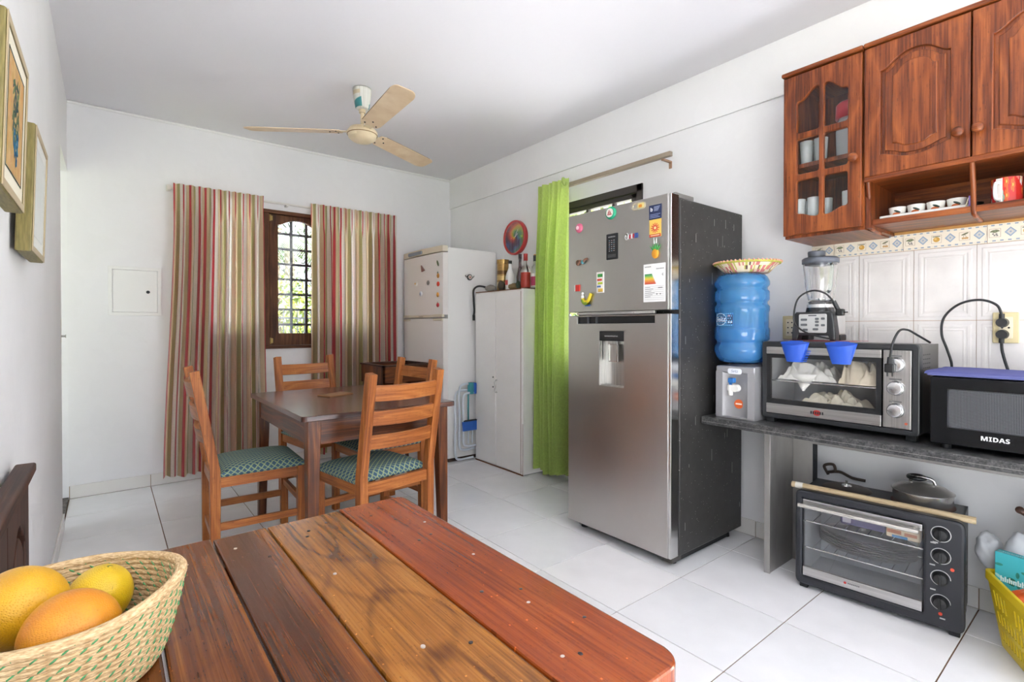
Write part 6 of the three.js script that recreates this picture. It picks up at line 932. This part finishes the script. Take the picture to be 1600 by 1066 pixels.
// ---------- yellow basket, pot, bags ----------
{
  const d1 = [-0.886, 0.464], turn = Math.atan2(-d1[1], d1[0]);
  const c = [2.43, -0.185], b = thing('yellow_basket', 'yellow plastic slotted basket on the floor beside the black oven', 'basket', [c[0], 0, c[1]], turn);
  const mY = M(0xe3c51f, 0.4), Lx = 0.15, Lz = 0.115, H = 0.235, tp = 0.74;
  const side = (len, dist, rot) => {
    const q = len * tp, s = shp([[-q, 0.006], [q, 0.006], [len, H], [-len, H]]); const n = Math.round(len * 2 / 0.03);
    for (let i = 0; i < n; i++) for (const [a, e] of [[0.035, 0.075], [0.09, 0.13], [0.145, 0.2]]) { const m = (i + 0.5) / n * 2 - 1, k = lerp(tp, 1, a / H) * len * 0.86, k2 = lerp(tp, 1, e / H) * len * 0.86; if (Math.abs(m) < 0.2 && a > 0.1) continue; s.holes.push(shp([[m * k - 0.0055, a], [m * k2 - 0.0055, e], [m * k2 + 0.0055, e], [m * k + 0.0055, a]])); }
    return ext(s, 0.003).rotateX(Math.atan2(dist * (1 - tp), H)).translate(0, 0, dist * tp).rotateY(rot);
  };
  mk('side', side(Lx, Lz, 0), mY, b); mk('side', side(Lx, Lz, Math.PI), mY, b); mk('side', side(Lz, Lx, Math.PI / 2), mY, b); mk('side', side(Lz, Lx, -Math.PI / 2), mY, b);
  mk('base', bx(-Lx * tp, Lx * tp, 0, 0.006, -Lz * tp, Lz * tp), mY, b);
  const rim = roundRect(-Lx - 0.012, Lx + 0.012, -Lz - 0.012, Lz + 0.012, 0.03); rim.holes.push(roundRect(-Lx, Lx, -Lz, Lz, 0.02)); mk('rim', ext(rim, 0.026, 0.003).rotateX(-Math.PI / 2).translate(0, H - 0.006, 0), mY, b);
  b.updateMatrixWorld(true);
  const lw = (x, y, z) => b.localToWorld(new THREE.Vector3(x, y, z)).toArray();
  const box = thing('teal_carton', 'turquoise carton with dark leaf print standing in the yellow basket', 'box', [2.5, 0.15, -0.27], 4.51); mk('carton', bx(-0.065, 0.065, 0, 0.185, -0.018, 0.018, 0.002), M(0xffffff, 0.5, { map: canvasTex(256, 384, (g) => { const r = rngOf(4); g.fillStyle = '#3fb3bd'; g.fillRect(0, 0, 256, 384); for (let i = 0; i < 26; i++) { g.fillStyle = ['#1f6f63', '#2a8478', '#a9d8d4'][i % 3]; g.save(); g.translate(r() * 256, r() * 384); g.rotate(r() * 6); g.beginPath(); g.ellipse(0, 0, 22, 10, 0, 0, 7); g.fill(); g.restore(); } scribble(g, 30, 170, 180, 40, '#e9f5f4', 8); }) }), box);
  const blob = (name, label, cat, p, s, m, seed, det = 4) => { const g0 = new THREE.IcosahedronGeometry(1, det).deleteAttribute('uv').deleteAttribute('normal'), g = mergeVertices(g0), q = g.attributes.position; for (let i = 0; i < q.count; i++) { const x = q.getX(i), y = q.getY(i), z = q.getZ(i), n = 0.62 + 0.75 * Math.abs(fbm(x * 0.3 + 0.5, y * 0.3 + z * 0.22 + 0.5, 6, 6, seed, 3) - 0.2); q.setXYZ(i, x * s[0] * n, y * s[1] * n, z * s[2] * n); } g.computeVertexNormals(); g.computeBoundingBox(); g.translate(0, -g.boundingBox.min.y, 0); const o = mk(name, g, m); o.position.set(...p); return tag(o, label, cat); };
  const mBag = M(0xd9dcdf, 0.35, { transmission: 0.35, thickness: 0 });
  blob('plastic_bag', 'crumpled white plastic bag hanging over the corner of the yellow basket', 'bag', [2.585, 0.235, -0.362], [0.05, 0.075, 0.045], mBag, 3);
  blob('plastic_bag', 'crumpled grey plastic bag behind the turquoise carton', 'bag', [2.555, 0.25, -0.275], [0.03, 0.08, 0.05], M(0xb9bcc0, 0.4), 8);
  blob('snack_wrapper', 'orange and black snack wrapper in the yellow basket', 'wrapper', [2.37, 0.215, -0.235], [0.04, 0.03, 0.045], M(0xcf5b2a, 0.35), 14);
  blob('snack_wrapper', 'dark crumpled wrapper filling the yellow basket', 'wrapper', [2.41, 0.02, -0.18], [0.07, 0.1, 0.06], M(0x39414e, 0.5), 19);
  // pot on a low stool
  const st = thing('low_stool', 'low dark wooden stool behind the yellow basket', 'stool', [2.64, 0, -0.14]); mk('seat', bx(-0.03, 0.1, 0.33, 0.35, -0.1, 0.13, 0.004), mDarkWood, st); for (const x of [0.005, 0.07]) for (const z of [-0.085, 0.1]) mk('leg', bx(x, x + 0.02, 0, 0.332, z, z + 0.02, 0.002), mDarkWood, st);
  const p = thing('cooking_pot', 'dull aluminium cooking pot with a wooden handle behind the yellow basket', 'pot', [2.645, 0.35, -0.145]); mk('pot_body', lathe([[0, 0], [0.088, 0], [0.1, 0.012], [0.105, 0.135], [0.109, 0.14], [0.104, 0.141], [0.1, 0.13], [0.095, 0.014], [0, 0.005]], 48), M(0x9a9b9c, 0.42, { metalness: 0.85 }), p);
  mk('handle_ferrule', bar([-0.085, 0.118, -0.062], [-0.11, 0.122, -0.08], 0.01), M(0xb5703a, 0.4, { metalness: 0.5 }), p); mk('handle', [tube([[-0.105, 0.121, -0.077], [-0.14, 0.132, -0.1], [-0.175, 0.155, -0.125]], 0.011, 20, 12), new THREE.SphereGeometry(0.0125, 14, 10).translate(-0.176, 0.156, -0.126)], mDarkWood, p);
}

// ---------- plank table in the foreground ----------
const TY = 0.75;
{
  const t = thing('plank_table', 'low varnished table of wide wooden planks carrying the straw basket', 'table', [0, 0, 0]);
  const z0 = -1.076, z1 = -0.337, Lz = z1 - z0;
  // one hand-made grain per plank: u along the plank, v across
  const plankTex = (cols, seed, o) => tex(1024, 256, (u, v) => {
    let arc = 0;
    for (const [cu, cv, s, k] of o.eyes || []) { const d = Math.hypot((u - cu) * k, (v - cv)) ; arc -= s * Math.pow(Math.max(0, Math.sin(d * 24 + 5 * fbm(u, v, 3, 3, seed + 7, 3))), 7) * Math.exp(-d * 1.2); }
    const warp = (fbm(u, v, 2, 3, seed, 4) - 0.5) * (o.wav ?? 0.5), r = (v + warp) * (o.rings ?? 4), f = Math.abs((r - Math.floor(r)) * 2 - 1);
    const fibre = fbm(u, v, 6, 90, seed + 11, 3), blot = fbm(u, v, 4, 2, seed + 23, 4), streak = fbm(u, v, 3, 26, seed + 31, 3);
    let k = 0.5 + (f - 0.5) * 0.16 + arc * 0.3 + (fibre - 0.5) * 0.5 + (blot - 0.5) * 0.55 + (streak - 0.5) * 0.5;
    if (o.side) k += o.side(u, v);
    k = clamp(k);
    let c = k < 0.5 ? mix(cols[0], cols[1], k * 2) : mix(cols[1], cols[2], k * 2 - 1);
    const pore = vn(u * 90, v * 200, 90, 200, seed + 61) > 0.9 ? 0.8 : 1, worn = h2(Math.floor(u * 300), Math.floor(v * 70), seed + 5) > 0.9985 ? 1.5 : 1;
    return [c[0] * pore * worn, c[1] * pore * worn, c[2] * pore * worn];
  }, { clampEdge: true });
  const P = (cols, seed, o) => M(0xffffff, 0.24, { map: plankTex(cols, seed, o), specularIntensity: 0.6, clearcoat: 0.4, clearcoatRoughness: 0.14, bumpMap: tex(256, 64, (u, v) => 0.5 + (fbm(u, v, 12, 30, seed, 3) - 0.5), { gray: true }), bumpScale: 0.0009 });
  const red = [[90, 34, 12], [138, 61, 22], [164, 84, 34]], gold = [[88, 49, 15], [146, 91, 33], [184, 128, 57]], brown = [[60, 28, 11], [102, 53, 20], [150, 91, 38]], dark = [[56, 27, 11], [92, 48, 19], [126, 72, 30]];
  const planks = [
    [0.3865, 0.532, P(red, 3, { rings: 3, wav: 0.4 })],
    [0.2435, 0.3835, P(gold, 9, { rings: 3, wav: 0.5, eyes: [[0.12, 0.42, 1.1, 1.2], [0.95, 0.5, 1.3, 1.1]] })],
    [0.1505, 0.2405, P(brown, 15, { rings: 4, side: (u, v) => 0.5 * step(0.62, 0.95, v + 0.14 * fbm(u, v, 3, 2, 99, 3)) - 0.18 })],
    [0.0525, 0.1475, P(brown, 21, { rings: 4, eyes: [[0.2, 0.2, 0.6, 2]] })],
    [-0.0675, 0.0495, P(dark, 27, { rings: 4 })],
    [-0.188, -0.0705, P(brown, 35, { rings: 4 })],
  ];
  planks.forEach(([a, b, m], i) => {
    const w = b - a, last = i === 0, s = new THREE.Shape();
    if (last) { s.moveTo(0, -0.003); s.lineTo(w - 0.02, 0.0); s.quadraticCurveTo(w - 0.002, 0, w, 0.02); s.lineTo(w, Lz - 0.03); s.quadraticCurveTo(w - 0.004, Lz - 0.002, w - 0.03, Lz); s.lineTo(0, Lz); s.closePath(); } else { const j = 0.004 * ((i * 7) % 3); s.moveTo(0, j); s.lineTo(w, j * 0.5); s.lineTo(w, Lz); s.lineTo(0, Lz); s.closePath(); }
    const g = flat(ext(s, 0.024, 0.0035).rotateX(Math.PI / 2)), p = g.attributes.position, uv = new Float32Array(p.count * 2);
    for (let k = 0; k < p.count; k++) { uv[2 * k] = clamp(p.getZ(k) / Lz, 0.002, 0.998); uv[2 * k + 1] = clamp(p.getX(k) / w, 0.01, 0.99); }
    g.setAttribute('uv', new THREE.BufferAttribute(uv, 2));
    mk('plank', g, m, t, { at: [a, TY - 0.0035 - [0, 0.0008, 0.0004, 0, 0.001, 0.0006][i], z0] });
  });
  mk('batten', bx(-0.17, 0.5, TY - 0.056, TY - 0.032, z0 + 0.07, z0 + 0.13), mTable, t); mk('batten', bx(-0.17, 0.5, TY - 0.056, TY - 0.032, z1 - 0.13, z1 - 0.07), mTable, t);
  for (const x of [-0.15, 0.44]) for (const z of [z0 + 0.075, z1 - 0.125]) mk('leg', bx(x, x + 0.05, 0, TY - 0.055, z, z + 0.05, 0.004), mTable, t);
  const mNail = M(0x241a14, 0.6), mFill = M(0xb9ab98, 0.7);
  const nails = [[0.425, -1.0, 0], [0.455, -1.03, 0], [0.5, -1.04, 0], [0.455, -0.95, 0], [0.495, -0.9, 1], [0.445, -0.83, 0], [0.475, -0.84, 0], [0.49, -0.72, 1], [0.43, -0.61, 0], [0.48, -0.58, 0], [0.465, -0.545, 1], [0.42, -0.43, 1], [0.5, -0.47, 0], [0.44, -0.42, 0], [0.3, -1.0, 0], [0.29, -0.975, 0], [0.34, -1.02, 0], [0.28, -0.8, 1], [0.3, -0.55, 1], [0.35, -0.52, 0], [0.175, -1.0, 1], [0.215, -0.93, 0], [0.1, -0.98, 1]];
  for (const [x, z, k] of nails) mk('nail', lathe([[0, 0.0004], [0.0017, 0.0004], [0.0026, 0.0001], [0.0026, -0.003]], 12).scale(1.1, 1, 0.9 + 0.5 * rnd()), k ? mFill : mNail, t, { at: [x, TY + 0.0002, z] });
}
// ---------- straw basket with citrus fruit ----------
const BC = [-0.045, -0.745];
{
  const b = thing('straw_basket', 'coiled straw basket with green stitching on the plank table', 'basket', [BC[0], TY + 0.001, BC[1]], 0);
  const straw = tex(1024, 128, (u, v) => { const f = fbm(u, v, 60, 26, 4, 3), k = vn(u * 40, v * 60, 40, 60, 7); return mix([176, 142, 98], [232, 208, 166], clamp(f * 1.3 - 0.15 + (k - 0.5) * 0.3)); });
  const strawBump = tex(512, 64, (u, v) => fbm(u, v, 50, 30, 14, 3), { gray: true });
  straw.repeat.set(3, 1); strawBump.repeat.set(3, 1);
  const mStraw = M(0xffffff, 0.85, { map: straw, bumpMap: strawBump, bumpScale: 0.0016 });
  // outline: boat-like oval, pinched at its tips, rim higher at the tips
  const N = 15, ring = (k, a) => {
    const t = k / (N - 1), A = lerp(0.09, 0.114, Math.pow(t, 0.7)), B = lerp(0.082, 0.106, Math.pow(t, 0.7));
    const c = Math.cos(a), s = Math.sin(a), pin = 1 - 0.05 * t * Math.pow(Math.abs(c), 3);
    const wob = 1 + 0.014 * Math.sin(a * 5 + 1) * t;
    return [A * c * wob, 0.006 + t * 0.082 + 0.008 * t * t * Math.pow(Math.max(0, c), 4), B * s * pin * wob];
  };
  for (let k = 0; k < N; k++) { const pts = []; for (let i = 0; i < 40; i++) pts.push(ring(k, i / 40 * Math.PI * 2)); mk('straw_coil', tube(pts, k === N - 1 ? 0.0062 : 0.0056, 110, 10, true), mStraw, b); }
  mk('base', gridSurface(40, 4, (u, v) => { const q = ring(0, u * Math.PI * 2); return [q[0] * v, 0.004, q[2] * v, u, v]; }), M(0xffffff, 0.9, { map: straw, side: THREE.DoubleSide }), b);
  const st = [];
  for (let i = 0; i < 34; i++) for (const out of [1, -1]) { const pts = []; for (let k = 0; k < N; k++) for (const h of [0, 0.5]) { const kk = Math.min(N - 1, k + h), a = i / 34 * Math.PI * 2 - kk * 0.072, q = ring(kk, a), o = (h ? 0.0035 : 0.006) * out, n = 1; pts.push([q[0] + o * Math.cos(a), q[1], q[2] + o * Math.sin(a)]); } st.push(tube(pts, 0.0011, 40, 4)); }
  mk('green_stitching', st, M(0x4f9a62, 0.8), b);
  const skin = (a, c, seed) => tex(512, 256, (u, v) => { const n = fbm(u, v, 8, 5, seed, 4); let q = mix(a, c, clamp(n * 1.5 - 0.25)); const b = vn(u * 70, v * 40, 70, 40, seed + 3); return b > 0.955 ? mix(q, [140, 98, 26], (b - 0.955) * 14) : q; });
  const pores = tex(512, 256, (u, v) => { const x = u * 90, y = v * 45, i = Math.floor(x), j = Math.floor(y), d = Math.hypot(x - i - 0.2 - 0.6 * h2(i % 90, j, 1), y - j - 0.2 - 0.6 * h2(i % 90, j, 2)); return 0.6 - 0.35 * (1 - step(0.1, 0.3, d)) + 0.2 * (fbm(u, v, 6, 4, 31, 3) - 0.5); }, { gray: true });
  const fruit = (name, label, p, r, sq, m, rot, tip) => {
    const o = thing(name, label, 'fruit', p); o.rotation.set(...rot);
    const g = new THREE.SphereGeometry(1, 48, 32), q = g.attributes.position; for (let i = 0; i < q.count; i++) { const x = q.getX(i), y = q.getY(i), z = q.getZ(i), n = 1 + 0.035 * (Math.sin(x * 2.1 + 1) + Math.sin(z * 2.7) * 0.7), tp = 1 + tip * Math.pow(Math.max(0, y), 12); q.setXYZ(i, x * r * n, y * r * sq * n * tp, z * r * n); } g.computeVertexNormals();
    mk('skin', g, m, o); mk('stem_scar', lathe([[0, 0.001], [0.003, 0.001], [0.0045, -0.002]], 12), M(0x8d8a3c, 0.8), o, { at: [0, r * sq * (1 + tip) * 0.998, 0] });
  };
  const fm = (a, c, s) => M(0xffffff, 0.38, { map: skin(a, c, s), bumpMap: pores, bumpScale: 0.0014, clearcoat: 0.2, clearcoatRoughness: 0.3 });
  fruit('grapefruit', 'large yellow grapefruit resting highest in the straw basket', [-0.076, 0.836, -0.7625], 0.0415, 0.98, fm([208, 152, 18], [224, 172, 28], 3), [0.4, 0.3, 0.9], 0.0);
  fruit('orange', 'deep orange-yellow citrus at the front of the straw basket', [-0.031, 0.826, -0.6935], 0.0385, 1.08, fm([206, 126, 16], [222, 150, 28], 7), [0.9, 0.2, 1.2], 0.0);
  fruit('lemon', 'bright yellow lemon at the back of the straw basket', [-0.009, 0.813, -0.798], 0.034, 1.0, fm([214, 172, 12], [232, 196, 26], 11), [0.2, 0, -0.3], 0.04);
}
// ---------- outside: garden behind the house, terrace ----------
{
  const lawn = M(0xffffff, 0.95, { map: tex(256, 256, (u, v) => mix([74, 84, 44], [132, 128, 80], fbm(u, v, 8, 8, 44, 4)), { size: [3, 3] }), metric: true });
  const gr = tag(mk('garden_ground', bx(-30, 30, -0.4, -0.13, -40, 30), lawn), 'green and sandy garden ground around the house', 'ground', null, S_);
  tag(mk('terrace', [bx(-5, 7, -0.13, -0.02, ZF + 0.15, ZF + 5), bx(-5, -1.75, -0.13, -0.02, -2.6, ZF + 0.15), bx(-1.75, XL - 0.15, -0.13, -0.02, -2.6, ZF + 0.15), bx(XR + 0.15, 7, -0.13, -0.02, -8, ZF + 0.15), bx(-1.75, XR + 0.15, -0.13, -0.02, -8, ZB - 0.16)], M(0xd2cdc4, 0.8)), 'pale paved terrace around the house', 'terrace', null, S_);
  tag(mk('boundary_wall', bx(6.4, 6.6, -0.13, 2.5, -1.2, 8), M(0xe9e4d8, 0.85)), 'cream rendered garden wall beside the house', 'wall', null, S_);
  const leafGeo = (l, w) => { const s = new THREE.Shape(); s.moveTo(0, 0); s.quadraticCurveTo(w, l * 0.45, 0, l); s.quadraticCurveTo(-w, l * 0.45, 0, 0); return new THREE.ShapeGeometry(s, 3); };
  const tree = (name, label, x, z, h, spread, n, cols, seed, lift = 0.4) => {
    const o = thing(name, label, 'tree', [x, -0.13, z]), r = rngOf(seed);
    mk('trunk', tube([[0, 0, 0], [0.05, h * 0.25, 0.03], [-0.03, h * 0.5, 0], [0.02, h * 0.75, 0.02]], 0.06, 20, 8), M(0x5d4a38, 0.9), o);
    const im = new THREE.InstancedMesh(leafGeo(0.16, 0.045), M(0xffffff, 0.7, { side: THREE.DoubleSide, transmission: 0.3, thickness: 0 }), n), m = new THREE.Matrix4(), q = new THREE.Quaternion(), c = new THREE.Color();
    for (let i = 0; i < n; i++) { const a = r() * 6.283, ph = Math.acos(2 * r() - 1), R = Math.cbrt(r()) ; q.setFromEuler(new THREE.Euler(r() * 6, r() * 6, r() * 6)); const s = 0.7 + r() * 0.9; m.compose(new THREE.Vector3(R * spread * Math.sin(ph) * Math.cos(a), h * (lift + (1 - lift) * 0.5) + R * h * (1 - lift) * 0.55 * Math.cos(ph), R * spread * Math.sin(ph) * Math.sin(a)), q, new THREE.Vector3(s, s, s)); im.setMatrixAt(i, m); c.set(cols[Math.floor(r() * cols.length)]); im.setColorAt(i, c); }
    im.name = 'foliage'; im.userData.kind = 'stuff'; o.add(im);
  };
  const bright = [0x6c7d22, 0x80902e, 0x586d20, 0x94983c], deep = [0x2e4420, 0x3e5828, 0x243a1c, 0x52682e];
  tree('shrub', 'bright yellow-green shrub behind the iron fence, seen through the wooden window', 2.75, -11.2, 2.3, 0.95, 1500, bright, 1, 0.1);
  tree('shrub', 'mid-green shrub beside the bright shrub outside the wooden window', 4.1, -11.8, 2.0, 1.0, 1300, deep, 2, 0.1);
  tree('tree', 'leafy tree beyond the iron fence', 1.2, -13, 3.6, 1.4, 1500, deep, 3, 0.35);
  tree('tree', 'tree with pale leaves outside the glazed door', 6.6, -5.4, 3.6, 1.6, 2200, bright, 4, 0.2);
  tree('tree', 'dark leafy tree outside the glazed door', 7.2, -7.8, 4.2, 1.8, 2200, deep, 5, 0.2);
  tree('tree', 'broad dark tree at the far end of the garden, behind the palms', 4.6, -18.5, 6.2, 2.6, 3200, deep, 6, 0.15);
  tree('tree', 'tall leafy tree behind the bright shrub', 2.2, -19, 5.6, 2.2, 2600, deep, 7, 0.2);
  const palm = (label, x, z, h, seed) => {
    const o = thing('palm_tree', label, 'tree', [x, -0.13, z]), r = rngOf(seed);
    mk('trunk', tube([[0, 0, 0], [0.05, h * 0.4, 0], [0.02, h * 0.8, 0.03], [0, h, 0]], 0.11, 20, 10), M(0x8a8270, 0.9), o);
    for (let k = 0; k < 11; k++) {
      const a = k / 11 * 6.283 + r() * 0.4, L = 1.3 + r() * 0.4, up = 0.5 - 0.9 * r(), pos = [];
      const at = (t) => [Math.cos(a) * L * t, h + up * t * 0.9 - 0.75 * t * t, Math.sin(a) * L * t];
      for (let i = 1; i < 26; i++) for (const s of [-1, 1]) { const t = i / 26, p = at(t), e = at(Math.min(1, t + 0.12)), w = 0.34 * Math.sin(Math.PI * (0.12 + 0.85 * t)); const tip = [e[0] - Math.sin(a) * w * s, e[1] - 0.2 * w - 0.12, e[2] + Math.cos(a) * w * s], p2 = at(Math.min(1, t + 0.03)); pos.push(...p, ...p2, ...tip); }
      const g = new THREE.BufferGeometry(); g.setAttribute('position', new THREE.Float32BufferAttribute(pos, 3)); g.computeVertexNormals();
      mk('frond', g, M(k % 2 ? 0x35482a : 0x52643a, 0.6, { side: THREE.DoubleSide, transmission: 0.25, thickness: 0 }), o);
    }
  };
  palm('slender palm with drooping fronds, seen through the wooden window', 3.55, -13.4, 3.5, 21);
  palm('taller palm with a pale trunk farther behind the fence', 6.2, -15.2, 4.6, 31);
  palm('palm standing behind the leafy tree', 1.2, -16.5, 4.4, 41);
  const f = thing('iron_fence', 'dark iron picket fence outside the wooden window', 'fence', [0, -0.13, -9.6]);
  for (const y of [0.35, 1.42]) mk('rail', bx(0, 6, y, y + 0.03, -0.012, 0.012), mDarkIron, f);
  for (let k = 0; k < 50; k++) mk('picket', [bx(k * 0.12 + 0.05, k * 0.12 + 0.066, 0, 1.56, -0.008, 0.008), new THREE.ConeGeometry(0.016, 0.06, 4).translate(k * 0.12 + 0.058, 1.58, 0)], mDarkIron, f);
  const tp = thing('blue_tarp', 'blue tarpaulin heap on the ground in front of the iron fence', 'tarpaulin', [1.95, -0.13, -8.4]);
  mk('sheet', gridSurface(20, 20, (u, v) => [(u - 0.5) * 1.0, 1.12 * Math.pow(Math.sin(u * Math.PI) * Math.sin(v * Math.PI), 0.6) * (0.85 + 0.3 * fbm(u, v, 3, 3, 5, 3)), (v - 0.5) * 1.0, u, v]), M(0x3565b8, 0.5, { side: THREE.DoubleSide }), tp);
}
renderer.render(scene, camera);
